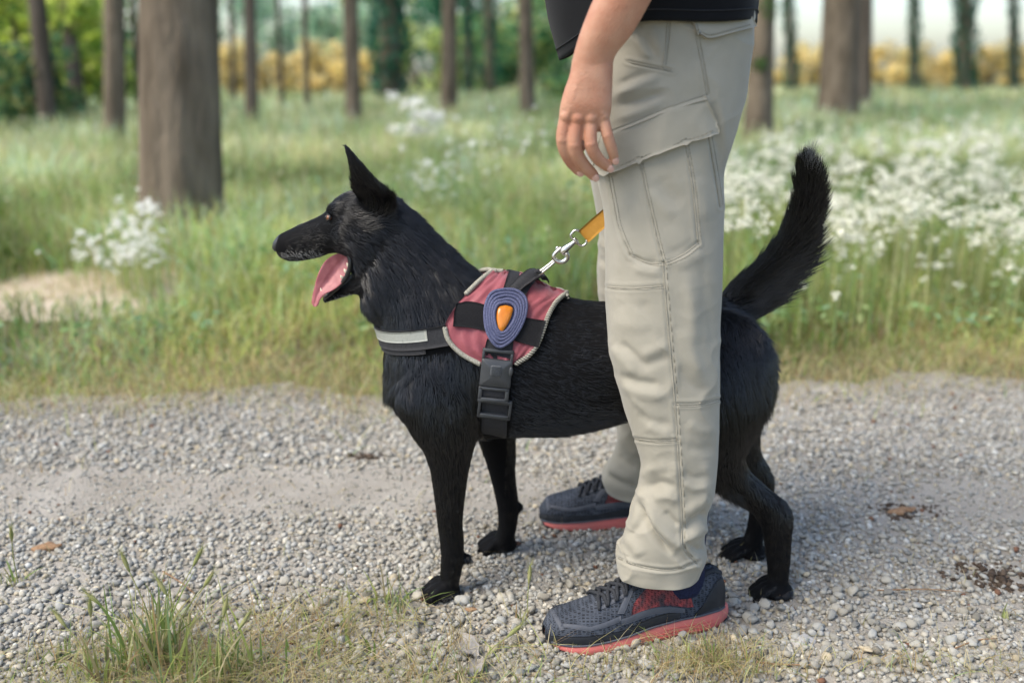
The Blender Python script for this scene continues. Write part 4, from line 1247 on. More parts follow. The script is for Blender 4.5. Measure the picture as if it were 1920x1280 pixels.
mb = MB(); cr = c + u * hw * .93 + v_ * hh * .30
slab(mb, cr, u, v_, nn, [(.0055 * math.cos(a) * .7, .0085 * math.sin(a)) for a in np.linspace(0, 2 * math.pi, 18, endpoint=False)], .002, .0086, .0012); obj("release_tab", mb.mesh("release_tab", M_plastic, smooth=False), parent=buckle)
c2, u2, v2, n2_, Lh2, Lw2 = local_frame((930, 744), (926, 776), (896, 756), (957, 764), .009)
hw2, hh2 = Lw2 / 2 * 1.02, Lh2 / 2
slider = None
for a in [(-hw2, hw2, hh2 * .62, hh2 * 1.02), (-hw2, hw2, -hh2 * 1.1, -hh2 * .62), (-hw2, -hw2 + .005, -hh2, hh2), (hw2 - .005, hw2, -hh2, hh2)]:
    mb = MB(); slab(mb, c2, u2, v2, n2_, rect(*a, .0018), -.003, .0055, .0014)
    o = obj("slider" if slider is None else "slider_bar", mb.mesh("slider", M_plastic, smooth=False), parent=hb if slider is None else slider)
    slider = slider or o

# ------------------------------------------------------------------ fur
def fur_from(me, total, seed, block):
    me.calc_loop_triangles()
    nv = len(me.vertices); co = np.empty(nv * 3, np.float32); me.vertices.foreach_get("co", co); co = co.reshape(-1, 3).astype(float)
    no = np.empty(nv * 3, np.float32); me.vertices.foreach_get("normal", no); no = no.reshape(-1, 3).astype(float)
    tri = np.empty(len(me.loop_triangles) * 3, np.int32); me.loop_triangles.foreach_get("vertices", tri); tri = tri.reshape(-1, 3)
    kd = kdtree.KDTree(len(RINGS))
    for i, q in enumerate(RINGS): kd.insert(Vector(q[0]), i)
    kd.balance()
    RF = np.array([list(q[1]) + [q[2], q[3]] for q in RINGS])
    fl = np.zeros((nv, 5))
    for i in range(nv):
        h_ = kd.find_n(Vector(co[i]), 10)
        w = np.array([1 / (x[2] + .006) ** 2 for x in h_]); fl[i] = (RF[[x[1] for x in h_]] * w[:, None]).sum(0) / w.sum()
    g = np.random.default_rng(seed)
    a, b, c = co[tri[:, 0]], co[tri[:, 1]], co[tri[:, 2]]
    area = np.linalg.norm(np.cross(b - a, c - a), axis=1) / 2
    cen = (a + b + c) / 3
    wgt = area * np.where(cen[:, 1] > DY + .07, .3, 1.0)
    shortness = 1 + np.clip(.014 - fl[tri[:, 0], 3], 0, .01) * 200
    wgt *= shortness
    t = g.choice(len(tri), total, p=wgt / wgt.sum())
    u = np.sqrt(g.random(total)); v = g.random(total)
    ba = np.stack([1 - u, u * (1 - v), u * v], 1)
    P = (co[tri[t]] * ba[..., None]).sum(1); N_ = (no[tri[t]] * ba[..., None]).sum(1); N_ /= np.linalg.norm(N_, axis=1, keepdims=True)
    F = (fl[tri[t]] * ba[..., None]).sum(1)
    ok = block(P, N_)
    P, N_, F = P[ok], N_[ok], F[ok]
    n = len(P)
    D = F[:, :3] + np.array([0.0, 0, -0.30]) * (1 - np.abs(N_[:, 2:3]))
    rump = np.clip((P[:, 0] - W(1365, 700, DY).x) / .05, 0, 1) * (P[:, 2] < W(1400, 625, DY).z)
    D = D * (1 - .75 * rump[:, None]) + np.array([.12, 0, -1.0]) * rump[:, None]
    D = D - N_ * (D * N_).sum(1, keepdims=True)
    D /= np.linalg.norm(D, axis=1, keepdims=True) + 1e-6
    # locks: hairs near each other share a direction
    lock = np.array([[noise.noise((p[0] * 70, p[1] * 70, p[2] * 70)), noise.noise((p[0] * 70 + 9, p[1] * 70, p[2] * 70)), noise.noise((p[0] * 22, p[1] * 22 + 5, p[2] * 22))] for p in P])
    S = np.cross(N_, D)
    L = F[:, 3] * g.uniform(.65, 1.2, n) * (1 + .25 * lock[:, 2])
    under = np.clip((-N_[:, 2] - .25) / .6, 0, 1) * np.clip((F[:, 3] - .011) / .004, 0, 1) * np.clip((P[:, 0] - W(960, 700, DY).x) / .08, 0, 1)
    L = L * (1 + .7 * under)
    lift = F[:, 4] * (1 + .55 * lock[:, 0]) + g.normal(0, .05, n)
    lift = lift + .30 * under
    side = .30 * lock[:, 1] + g.normal(0, .10, n)
    d0 = D * np.cos(lift)[:, None] + N_ * np.sin(lift)[:, None] + S * side[:, None]
    d0 /= np.linalg.norm(d0, axis=1, keepdims=True)
    cell = np.floor(P / .0050 + lock * .45).astype(np.int64); key = cell[:, 0] * 73856093 ^ cell[:, 1] * 19349663 ^ cell[:, 2] * 83492791
    _, inv = np.unique(key, return_inverse=True); m = inv.max() + 1
    cnt = np.bincount(inv, minlength=m)[:, None]; cen = np.stack([np.bincount(inv, P[:, k], m) for k in range(3)], 1) / cnt
    pull = (cen[inv] - P) * np.clip((F[:, 3:4] - .010) / .02, .10, .65); tone = g.random(m)[inv] * .4 + g.random(n) * .6
    K = 5
    pts = np.zeros((n, K, 3))
    for k in range(K):
        s = k / (K - 1)
        pts[:, k] = P - N_ * .0008 + d0 * (L * s)[:, None] + (D - N_ * .25 + np.array([0, 0, -.25])) * (L * .16 * s * s)[:, None] + pull * s ** 1.3
    return pts, L, tone

PANEL_POLY = np.array(PANEL_L + PANEL_R[::-1])
def in_poly(q, poly):
    x, y = q[:, 0], q[:, 1]; inside = np.zeros(len(q), bool); j = len(poly) - 1
    for i in range(len(poly)):
        xi, yi = poly[i]; xj, yj = poly[j]
        cr_ = ((yi > y) != (yj > y)) & (x < (xj - xi) * (y - yi) / (yj - yi + 1e-12) + xi)
        inside ^= cr_; j = i
    return inside
def block(P, N_):
    Q = P.copy(); far = Q[:, 1] > DY; Q[far, 1] = 2 * DY - Q[far, 1]
    q = to_px(Q)
    bad = in_poly(q, PANEL_POLY)
    d1 = np.abs((P - np.array(gc)) @ np.array(ax)); bad |= (d1 < .022) & (P[:, 2] < W(930, 640, DY).z) & (q[:, 0] > 870)
    d2 = (P - np.array(cc_)) @ np.array(ax2); bad |= (d2 < .017) & (d2 > -.026) & (q[:, 0] < 856) & (q[:, 1] > 540)
    bad |= (q[:, 0] < 531) & (q[:, 1] < 470)
    eye_d = np.hypot(q[:, 0] - 617, q[:, 1] - 408); bad |= ((q[:, 0] - 613) / 13) ** 2 + ((q[:, 1] - 408) / 7.5) ** 2 < 1
    bad |= in_poly(q, np.array([(652, 478), (606, 492), (584, 570), (600, 556), (640, 532), (656, 500)])) & (N_[:, 2] > .1)
    return ~bad
pts, L, tone = fur_from(dog_me, 270000, 3, block)
n, K = pts.shape[:2]
fur = bpy.data.hair_curves.new("fur")
fur.add_curves([K] * n)
fur.points.foreach_set("position", pts.astype(np.float32).ravel())
rad = np.tile(np.array([.00030, .00030, .00026, .00018, .00004], np.float32), n) * np.repeat(np.clip(L / .02, .6, 1.1), K).astype(np.float32)
fur.points.foreach_set("radius", rad)
ta = fur.attributes.new("tone", "FLOAT", "CURVE"); ta.data.foreach_set("value", tone.astype(np.float32))
M_fur = bpy.data.materials.new("black_fur"); M_fur.use_nodes = True
nt = M_fur.node_tree; pb = nt.nodes["Principled BSDF"]
pb.inputs["Base Color"].default_value = (0.0075, 0.0075, 0.0085, 1); pb.inputs["Roughness"].default_value = 0.26; pb.inputs["Specular IOR Level"].default_value = 0.78
hi = nt.nodes.new("ShaderNodeAttribute"); hi.attribute_name = "tone"; rp = nt.nodes.new("ShaderNodeValToRGB")
rp.color_ramp.elements[0].color = (0.0015, 0.0015, 0.002, 1); rp.color_ramp.elements[1].color = (0.009, 0.009, 0.011, 1); rp.color_ramp.elements[0].position = .25
nt.links.new(hi.outputs["Fac"], rp.inputs[0]); nt.links.new(rp.outputs[0], pb.inputs["Base Color"])
fur.materials.append(M_fur)
obj("fur", fur, parent=dog, kind="stuff")

# grey hairs on the muzzle and the white tuft at the tail's tip
g = np.random.default_rng(9)
M_grey = mat("grey_hair", (0.20, 0.195, 0.185), 0.6, var=.3, scale=300)
hairs = []
for _ in range(260):
    px, py = g.uniform(526, 602), g.normal(477, 4.5)
    if g.random() < .25: px, py = g.uniform(606, 660), g.normal(558 - (px - 560) * .05, 5)
    p, n_ = hit(dog_bvh, px, py, 0, DY - .025)
    d = Vector((.75, -.3, -.55)) + Vector(g.normal(0, .25, 3)); d = (d - n_ * d.dot(n_) * .6).normalized()
    hairs.append([p, p + d * .0025 + n_ * .0014, p + d * .0055 + n_ * .0010])
for _ in range(130):
    px, py = g.normal(1517, 7), g.normal(306, 12)
    p, n_ = hit(dog_bvh, px, py, 0, DY)
    d = Vector((.12, -.15, 1)) + Vector(g.normal(0, .25, 3)); d.normalize()
    hairs.append([p + n_ * .002, p + d * .013 + n_ * .006, p + d * .026 + n_ * .007])
H = np.array([[list(q) for q in h_] for h_ in hairs])
gh = bpy.data.hair_curves.new("grey_hair"); gh.add_curves([3] * len(H)); gh.points.foreach_set("position", H.astype(np.float32).ravel())
gh.points.foreach_set("radius", np.tile(np.array([.0002, .00018, .00005], np.float32), len(H))); gh.materials.append(M_grey)
obj("grey_hair", gh, parent=dog, kind="stuff")
# ------------------------------------------------------------------ the man
M_skin2 = mat("skin", (0.40, 0.175, 0.105), 0.5, color2=(0.50, 0.275, 0.180), scale=26, bump=.6, bscale=320, spec=.35, sub=.10, bdist=.0016)
M_trouser = mat("trouser_twill", (0.296, 0.276, 0.222), 0.85, color2=(0.332, 0.309, 0.250), scale=22, bump=.5, bscale=75, spec=.15, sheen=.15, bdist=.0012)
M_seam = mat("trouser_seam", (0.285, 0.265, 0.213), 0.85, color2=(0.315, 0.292, 0.236), scale=300, bump=.4, bscale=900, spec=.12, bdist=.0005)
M_stitch = mat("trouser_thread", (0.22, 0.205, 0.16), 0.8, var=.15, scale=300, spec=.2)
M_shirt = mat("black_jersey", (0.006, 0.0065, 0.008), 0.9, color2=(0.0095, 0.0102, 0.012), scale=10, bump=.4, bscale=700, spec=.12, sheen=.05, bdist=.0006)
HY = 1.74                                   # the hips' middle plane

# --- trousers: one dense tube for each leg, folds pressed into the cloth
# (py, front px, back px, Y centre, half depth)
NEAR = [(-40, 1092, 1404, 1.655, .112), (20, 1088, 1408, 1.650, .114), (80, 1084, 1406, 1.645, .116), (140, 1082, 1400, 1.640, .115), (200, 1088, 1390, 1.632, .110), (260, 1100, 1374, 1.622, .104), (320, 1116, 1357, 1.612, .098),
        (400, 1133, 1354, 1.598, .093), (480, 1137, 1352, 1.584, .089), (560, 1138, 1350, 1.572, .085), (640, 1143, 1348, 1.562, .081), (700, 1155, 1347, 1.556, .078), (760, 1171, 1346, 1.552, .076), (820, 1190, 1345, 1.549, .074),
        (870, 1203, 1342, 1.547, .071), (920, 1196, 1337, 1.546, .069), (965, 1184, 1322, 1.546, .068), (1000, 1174, 1320, 1.546, .068), (1032, 1163, 1321, 1.547, .068), (1058, 1157, 1312, 1.548, .068), (1068, 1158, 1308, 1.548, .067)]
FARL = [(-40, 1092, 1390, 1.825, .112), (60, 1086, 1390, 1.832, .114), (140, 1082, 1380, 1.842, .112), (220, 1088, 1360, 1.858, .104), (300, 1100, 1335, 1.874, .097), (360, 1112, 1318, 1.886, .092), (430, 1124, 1300, 1.900, .086), (500, 1122, 1290, 1.912, .082), (560, 1124, 1286, 1.922, .079),
        (640, 1130, 1284, 1.934, .076), (720, 1146, 1286, 1.944, .072), (780, 1160, 1288, 1.950, .069), (830, 1160, 1290, 1.955, .068), (870, 1143, 1290, 1.958, .068), (895, 1131, 1286, 1.960, .069), (918, 1138, 1282, 1.962, .068)]

def leg_grid(rows, nr, n, power=.9):
    P = catmull(np.array(rows, float), nr)
    t = np.linspace(0, 2 * np.pi, n, endpoint=False)
    ca = np.sign(np.cos(t)) * np.abs(np.cos(t)) ** power; sa = np.sign(np.sin(t)) * np.abs(np.sin(t)) ** power
    V = np.zeros((nr, n, 3)); Nn = np.zeros((nr, n, 3))
    for i, (py, xl, xr, y, hd) in enumerate(P):
        a, b = np.array(W(xl, py, y)), np.array(W(xr, py, y))
        c = (a + b) / 2; h = (b - a) / 2
        V[i] = c + h * ca[:, None] + np.array([0, -hd, 0]) * sa[:, None]
        nx, ny = np.cos(t) / np.linalg.norm(h), -np.sin(t) / hd
        Nn[i] = np.stack([nx, ny, np.zeros(n)], 1)
    Nn /= np.linalg.norm(Nn, axis=2, keepdims=True)
    return V, Nn, t

def seg_dist(q, P):
    d = np.full(len(q), 1e9); u = np.zeros(len(q)); tot = np.concatenate([[0], np.cumsum(np.linalg.norm(np.diff(P, axis=0), axis=1))])
    for k in range(len(P) - 1):
        a, b = P[k], P[k + 1]; ab = b - a; L2 = (ab @ ab) + 1e-9
        t = np.clip(((q - a) @ ab) / L2, 0, 1)
        e = np.linalg.norm(q - (a + t[:, None] * ab), axis=1)
        s = e < d; d[s] = e[s]; u[s] = (tot[k] + t[s] * math.sqrt(L2)) / tot[-1]
    return d, u

# folds of the near leg: (points, width px, height m); negative heights are creases
FOLDS = [
    ([(1207, 905), (1199, 950), (1190, 1000)], 10, .006), ([(1198, 930), (1208, 960), (1222, 990), (1240, 1016), (1264, 1042)], 8, -.012), ([(1212, 930), (1224, 962), (1240, 990), (1258, 1010), (1282, 1030)], 11, .009),
    ([(1279, 995), (1300, 975), (1326, 957)], 9, -.009), ([(1280, 1012), (1304, 996), (1326, 985)], 11, .007), ([(1282, 965), (1305, 945), (1330, 930)], 12, .006), 
    ([(1170, 1000), (1190, 1020), (1205, 1045)], 12, .006), ([(1200, 895), (1225, 880), (1255, 872)], 12, .005), ([(1210, 915), (1240, 905), (1270, 912)], 9, -.005), ([(1225, 935), (1250, 930), (1275, 940)], 10, .005),
    ([(1149, 645), (1170, 675), (1192, 708)], 11, .007), ([(1160, 640), (1185, 662), (1210, 690)], 9, -.006), ([(1164, 718), (1200, 735), (1250, 742)], 11, .006), ([(1160, 700), (1195, 715), (1240, 722)], 9, -.006),
    ([(1201, 668), (1230, 655), (1256, 642)], 12, .005), ([(1196, 690), (1230, 678), (1258, 668)], 10, -.0045), ([(1275, 610), (1290, 660), (1320, 710)], 16, .005), ([(1268, 680), (1290, 715), (1330, 740)], 12, -.004),
    ([(1185, 500), (1212, 508), (1242, 510)], 10, .005), ([(1180, 478), (1210, 490), (1240, 490)], 8, -.005), ([(1250, 480), (1285, 468), (1315, 450)], 12, -.004), ([(1255, 500), (1290, 486), (1325, 470)], 13, .004),
    ([(1150, 180), (1190, 165), (1240, 142)], 9, .006), ([(1150, 200), (1195, 190), (1250, 170)], 9, -.006), ([(1152, 225), (1195, 212), (1245, 190)], 9, .005), ([(1160, 160), (1190, 145), (1215, 138)], 7, -.004),
    ([(1190, 70), (1205, 95), (1220, 112)], 8, .006), ([(1205, 60), (1218, 85), (1232, 105)], 7, -.005), ([(1225, 45), (1232, 75), (1238, 110)], 8, .004),
    ([(1335, 180), (1340, 230), (1346, 300), (1348, 360)], 14, -.008), ([(1345, 180), (1352, 220), (1356, 270)], 10, .004), ([(1230, 330), (1250, 360), (1285, 385)], 20, -.005), ([(1215, 350), (1240, 385), (1270, 410)], 16, .005),
    ([(1300, 330), (1315, 370), (1325, 420)], 14, .004), ([(1200, 560), (1215, 600), (1220, 640)], 18, -.003), ([(1300, 540), (1305, 600), (1310, 650)], 22, .004), ([(1215, 790), (1235, 810), (1262, 815)], 10, .004),
    ([(1195, 770), (1225, 790), (1262, 795)], 10, -.004), ([(1285, 790), (1310, 805), (1340, 808)], 12, .004), ([(1285, 835), (1310, 842), (1340, 840)], 12, -.004), ([(1320, 860), (1325, 900), (1318, 940)], 12, .005),
    ([(1165, 1060), (1200, 1072), (1260, 1078)], 10, .002), ([(1150, 575), (1180, 570), (1225, 573)], 12, -.002), ([(1145, 600), (1180, 610), (1230, 612)], 16, .003),
    ([(1180, 1010), (1200, 985), (1212, 955)], 7, -.005), ([(1295, 1020), (1310, 1030), (1320, 1024)], 7, -.005),
    ([(1245, 955), (1262, 975), (1276, 985)], 7, -.005), ([(1150, 640), (1165, 690), (1185, 740), (1215, 775)], 8, .004), ([(1280, 880), (1300, 895), (1330, 890)], 8, -.004), ([(1278, 900), (1300, 915), (1328, 908)], 8, .004),
    ([(1340, 210), (1348, 250), (1352, 300)], 7, -.004), ([(1330, 560), (1336, 620), (1338, 690)], 9, -.003), ([(1170, 430), (1165, 470), (1160, 520)], 12, .003), ([(1285, 500), (1296, 580), (1300, 660), (1322, 735)], 14, .005), ([(1318, 480), (1322, 560), (1318, 640)], 12, -.003),
    ([(1268, 860), (1262, 900), (1256, 940)], 14, .005), ([(1240, 860), (1232, 900), (1226, 930)], 12, -.004),
]
FOLDS_FAR = [([(1140, 870), (1160, 885), (1190, 900)], 9, .008), ([(1160, 850), (1175, 868), (1195, 880)], 8, -.008), ([(1165, 815), (1180, 840), (1200, 855)], 9, .007), ([(1140, 890), (1165, 905), (1195, 915)], 7, -.006), ([(1122, 480), (1135, 495), (1150, 500)], 7, -.006), ([(1120, 450), (1135, 462), (1150, 470)], 8, .005)]
SEAMS = {
    "side": [(1243, 492), (1250, 580), (1258, 670), (1266, 760), (1271, 840), (1276, 920), (1279, 988), (1278, 1022), (1290, 1040), (1306, 1056)],
    "thigh_a": [(1200, 306), (1208, 345), (1217, 385), (1230, 440), (1243, 492)], "thigh_c": [(1285, 272), (1294, 320), (1302, 380), (1309, 455)], "yoke": [(1182, 478), (1212, 492), (1243, 493), (1280, 478), (1310, 455)],
    "knee_top": [(1139, 538), (1190, 540), (1246, 536)], "knee_low": [(1192, 822), (1230, 826), (1270, 824)], "calf": [(1266, 758), (1305, 757), (1347, 748)],
    "pocket_left": [(1141, 330), (1150, 375), (1160, 425), (1182, 478)], "pocket_right": [(1329, 258), (1340, 320), (1350, 388)], "hip_pocket": [(1252, 38), (1248, 80), (1242, 126)], "hip_pocket_low": [(1178, 116), (1215, 124), (1258, 132)],
    "seat": [(1304, 62), (1314, 115), (1325, 178)], "hem": [(1160, 1046), (1205, 1062), (1260, 1068), (1308, 1050)],
}
def leg_surface(rows, nr, n, folds, seams, seed):
    V, Nn, t = leg_grid(rows, nr, n)
    flat = V.reshape(-1, 3); nrm = Nn.reshape(-1, 3)
    q = to_px(flat); front = nrm[:, 1] < .15
    disp = np.zeros(len(flat))
    for pts, w, h in folds:
        k_ = .85 if pts[0][1] > 880 else .62
        w, h = w * .88, h * k_
        d, u = seg_dist(q, polyline(pts, 14))
        disp += np.where(front, h * np.exp(-(d / w) ** 2) * np.clip(np.sin(np.pi * np.clip(u, .04, .96)) * 1.6, 0, 1), 0)
    for pts in seams:
        d, u = seg_dist(q, polyline(pts, 24))
        disp += np.where(front, -.0016 * np.exp(-(d / 2.6) ** 2) + .0011 * np.exp(-((d - 6) / 3.0) ** 2), 0)
    w1 = np.array([noise.noise((p[0] * 9, p[1] * 9, p[2] * 7 + seed)) for p in flat]); w2 = np.array([noise.noise((p[0] * 26, p[1] * 26, p[2] * 17 + seed)) for p in flat])
    low = np.clip((.34 - flat[:, 2]) / .2, 0, 1)
    disp += w1 * (.0028 + .004 * low) + w2 * (.0003 + .0008 * low)
    knee = np.exp(-((flat[:, 2] - .47) / .10) ** 2); hip = np.clip((flat[:, 2] - .82) / .1, 0, 1)
    rd = np.array([(1 - abs(noise.noise((p[0] * 10 + p[2] * 7, p[1] * 8, p[2] * 13 - p[0] * 9 + seed)))) ** 7 for p in flat])
    disp += rd * .0042 * (.12 + low * .9 + knee * .6 + hip * .5)
    back = ~front
    disp += np.where(back, .004 * np.sin(flat[:, 2] * 60 + np.sin(flat[:, 0] * 30) * 2) * (low + .25), 0)
    V = (flat + nrm * disp[:, None]).reshape(nr, n, 3)
    return V
trou = MB()
Vn = leg_surface(NEAR, 430, 168, FOLDS, list(SEAMS.values()), 1)
Vf = leg_surface(FARL, 200, 110, FOLDS_FAR, [], 8)
for V in (Vn, Vf):
    nr, n = V.shape[:2]
    inner = V[-1] - (V[-1] - V[-1].mean(0)) * .045; up_in = inner + np.array([0, 0, .05])
    verts = np.vstack([V.reshape(-1, 3), inner, up_in]); f = [q[::-1] for q in grid_faces(nr + 2, n)]
    trou.add(verts, f)
pel = [(W(1120, 330, HY), W(1330, 330, HY), .05), (W(1104, 270, HY), W(1352, 270, HY), .10), (W(1096, 190, HY), W(1376, 190, HY), .13), (W(1094, 100, HY), W(1386, 100, HY), .14), (W(1098, -30, HY), W(1386, -30, HY), .13)]
add_loft(trou, [((a + b) / 2, (b - a) / 2, Vector((0, w, 0))) for a, b, w in pel], 48, 6, .85)
trou_me = trou.mesh("trousers", M_trouser)
trou_me.flip_normals() if hasattr(trou_me, "flip_normals") else None
leg_mb = MB(); leg_mb.add(Vn.reshape(-1, 3), grid_faces(*Vn.shape[:2])); leg_bvh = bvh_of(leg_mb.mesh("leg_probe"))

# --- skin: arms with hands, neck and head, torso under the shirt
def chain(mb, pts, radii, n=14, per=5):
    add_tube(mb, pts, radii, n, per)
    add_ball(mb, pts[-1], radii[-1], radii[-1], radii[-1], None, 12, 8); add_ball(mb, pts[0], radii[0], radii[0], radii[0], None, 12, 8)
AY = 1.478
arm_mb = MB()
hip_c = W(1245, 40, HY)
cxm = hip_c.x
sh_l = Vector((cxm + .01, HY - .20, 1.50)); el_l = W(1252, -190, AY - .012)
def arm_rows(rows):
    out = []
    for py, xl, xr, y, th in rows:
        a, b = W(xl, py, y), W(xr, py, y); out.append(((a + b) / 2, (b - a) / 2, Vector((0, th, 0))))
    return out
fore = [(120, 1072, 1149, AY + .002, .0225), (100, 1076, 1157, AY, .024), (60, 1088, 1188, AY - .004, .029), (0, 1112, 1222, AY - .008, .034), (-80, 1150, 1268, AY - .010, .038), (-170, 1196, 1304, AY - .010, .040)]
add_loft(arm_mb, arm_rows(fore), 30, 6, .95)
chain(arm_mb, [el_l, el_l.lerp(sh_l, .5) + Vector((.004, .01, 0)), sh_l], [.046, .051, .058])
palm = [(112, 1073, 1150, AY + .002, .022), (140, 1068, 1149, AY + .001, .021), (172, 1057, 1148, AY, .0195), (200, 1050, 1147, AY - .001, .018), (224, 1048, 1143, AY + .001, .0145), (240, 1050, 1140, AY + .003, .010)]
add_loft(arm_mb, arm_rows(palm), 30, 6, .85)
FING = [([(1062, 218), (1055, 262), (1066, 296), (1084, 319)], [0, -.003, .006, .016], .0102), ([(1083, 221), (1077, 272), (1091, 305), (1112, 328)], [-.003, -.008, .002, .014], .0106),
        ([(1107, 221), (1108, 270), (1121, 297), (1139, 312)], [-.003, -.010, -.002, .008], .0100), ([(1130, 217), (1139, 254), (1147, 279), (1152, 296)], [0, -.006, -.002, .006], .0088)]
tips = []
for pts, dy, r_ in FING:
    P = [W(a, b, AY + d) for (a, b), d in zip(pts, dy)]
    add_tube(arm_mb, P, [r_ * 1.04, r_ * .98, r_ * .93, r_ * .80], 14, 6)
    add_ball(arm_mb, P[-1], r_ * .80, r_ * .8, r_ * .8, None, 12, 8)
    add_ball(arm_mb, P[0] + Vector((0, -.0055, 0)), r_ * 1.02, r_ * .95, r_ * 1.0, None, 12, 8)      # knuckle
    add_ball(arm_mb, P[1] + Vector((0, -.0008, 0)), r_ * 1.0, r_ * 1.0, r_ * 1.0, None, 12, 8)
    tips.append((P[-2], P[-1], r_))
Pt = [W(1096, 145, AY + .010), W(1078, 200, AY + .028), W(1076, 245, AY + .036), W(1088, 275, AY + .034)]
add_tube(arm_mb, Pt, [.016, .0135, .0115, .009], 14, 6); add_ball(arm_mb, Pt[-1], .009, .009, .009)
for x0, y0, x1, y1 in ((1066, 215, 1088, 140), (1086, 216, 1100, 138), (1106, 216, 1112, 138), (1128, 214, 1122, 140)):      # tendons
    add_tube(arm_mb, [W(x0, y0, AY - .0110), W((x0 + x1) / 2, (y0 + y1) / 2, AY - .0142), W(x1, y1, AY - .0148)], [.0045, .004, .003], 8, 4)
arm_me = remeshed("arm", arm_mb, 0.0018, 3, 0.5)

body_mb = MB()
def ell(z, x, hx, hy): return (Vector((x, HY, z)), Vector((hx, 0, 0)), Vector((0, hy, 0)))
add_loft(body_mb, [ell(.98, cxm, .12, .15), ell(1.10, cxm - .01, .115, .14), ell(1.25, cxm, .11, .15), ell(1.40, cxm, .11, .17), ell(1.50, cxm + .01, .085, .16), ell(1.55, cxm + .005, .06, .07)], 32, 6)
add_tube(body_mb, [(cxm + .01, HY, 1.50), (cxm - .005, HY, 1.60), (cxm - .02, HY, 1.68)], [.062, .058, .06], 20, 5)
hz = 1.72
add_loft(body_mb, [ell(hz - .11, cxm - .055, .045, .045), ell(hz - .08, cxm - .045, .075, .058), ell(hz - .03, cxm - .035, .092, .070), ell(hz + .03, cxm - .03, .098, .076), ell(hz + .08, cxm - .025, .092, .074), ell(hz + .115, cxm - .02, .060, .05)], 30, 6)
add_tube(body_mb, [(cxm - .122, HY, hz + .02), (cxm - .140, HY, hz - .025), (cxm - .125, HY, hz - .035)], [.009, .013, .009], 10, 4)      # nose
add_ball(body_mb, (cxm - .118, HY, hz - .066), .012, .024, .006); add_ball(body_mb, (cxm - .116, HY, hz - .078), .012, .022, .006)             # lips
for s in (1, -1):
    add_ball(body_mb, (cxm - .02, HY + s * .078, hz - .01), .018, .010, .030)
    add_ball(body_mb, (cxm - .112, HY + s * .032, hz + .022), .016, .024, .007)
# right arm, reaching behind the far hip to hold the leash
sh_r, el_r, wr_r = Vector((cxm + .01, HY + .20, 1.50)), Vector((cxm + .11, HY + .27, 1.20)), W(1300, 120, 2.03)
chain(body_mb, [sh_r, sh_r.lerp(el_r, .5), el_r], [.058, .051, .045]); chain(body_mb, [el_r, el_r.lerp(wr_r, .4), wr_r], [.044, .040, .027])
pr = wr_r + Vector((-.01, 0, -.075))
add_loft(body_mb, [(wr_r, Vector((.030, 0, 0)), Vector((0, .022, 0))), (wr_r.lerp(pr, .5), Vector((.040, 0, 0)), Vector((0, .018, 0))), (pr, Vector((.042, 0, 0)), Vector((0, .014, 0)))], 20, 5)
for k in range(4):
    b0 = pr + Vector((-.030 + .020 * k, .004, -.002))
    add_tube(body_mb, [b0, b0 + Vector((0, .012, -.028)), b0 + Vector((0, -.014, -.046)), b0 + Vector((0, -.028, -.026)), b0 + Vector((0, -.024, -.008))], [.0100, .0096, .0092, .0086, .0072], 12, 4)
tb = wr_r.lerp(pr, .4) + Vector((-.036, -.004, 0)); add_tube(body_mb, [tb, tb + Vector((-.010, -.016, -.03)), tb + Vector((.012, -.034, -.056))], [.014, .012, .009], 12, 4)
body_me = remeshed("body", body_mb, 0.006, 5, 0.5)
bm = bmesh.new(); bm.from_mesh(body_me); bm.from_mesh(arm_me)
person_me = bpy.data.meshes.new("person"); bm.to_mesh(person_me); bm.free()
person_me.polygons.foreach_set("use_smooth", np.ones(len(person_me.polygons), bool))
person_me.materials.append(M_skin2)
person = obj("person", person_me, label="person in black shirt, beige cargo trousers and dark running shoes, standing astride the dog", cat="person")
trousers = obj("trousers", trou_me, parent=person)

M_nail = mat("fingernail", (0.60, 0.36, 0.29), 0.3, var=.06, scale=200, spec=.45)
arm_bvh = bvh_of(arm_me)
for (p0, p1, r_), (px, py) in zip(tips[2:] + tips[:2], ((1136, 311), (1150, 296), (1084, 322), (1112, 331))):
    mb = MB(); dirn = (p1 - p0).normalized(); side = dirn.cross(Vector((0, -1, 0))).normalized(); nn_ = side.cross(dirn)
    if nn_.y > 0: nn_ = -nn_
    c = p1 + nn_ * r_ * .66 + dirn * r_ * .25
    add_ball(mb, c, .0055, .0022, .0068, Matrix((side, nn_, dirn)).transposed(), 14, 8); obj("fingernail", mb.mesh("fingernail", M_nail), parent=person)
M_hair = mat("man_hair", (0.03, 0.02, 0.014), .7, var=.3, scale=60, bump=.8, bscale=200)
mb = MB(); add_loft(mb, [ell(hz - .05, cxm + .025, .05, .072), ell(hz + .0, cxm + .012, .066, .079), ell(hz + .05, cxm - .01, .094, .082), ell(hz + .09, cxm - .02, .096, .080), ell(hz + .13, cxm - .018, .062, .055)], 28, 6)
obj("hair", mb.mesh("hair", M_hair), parent=person)

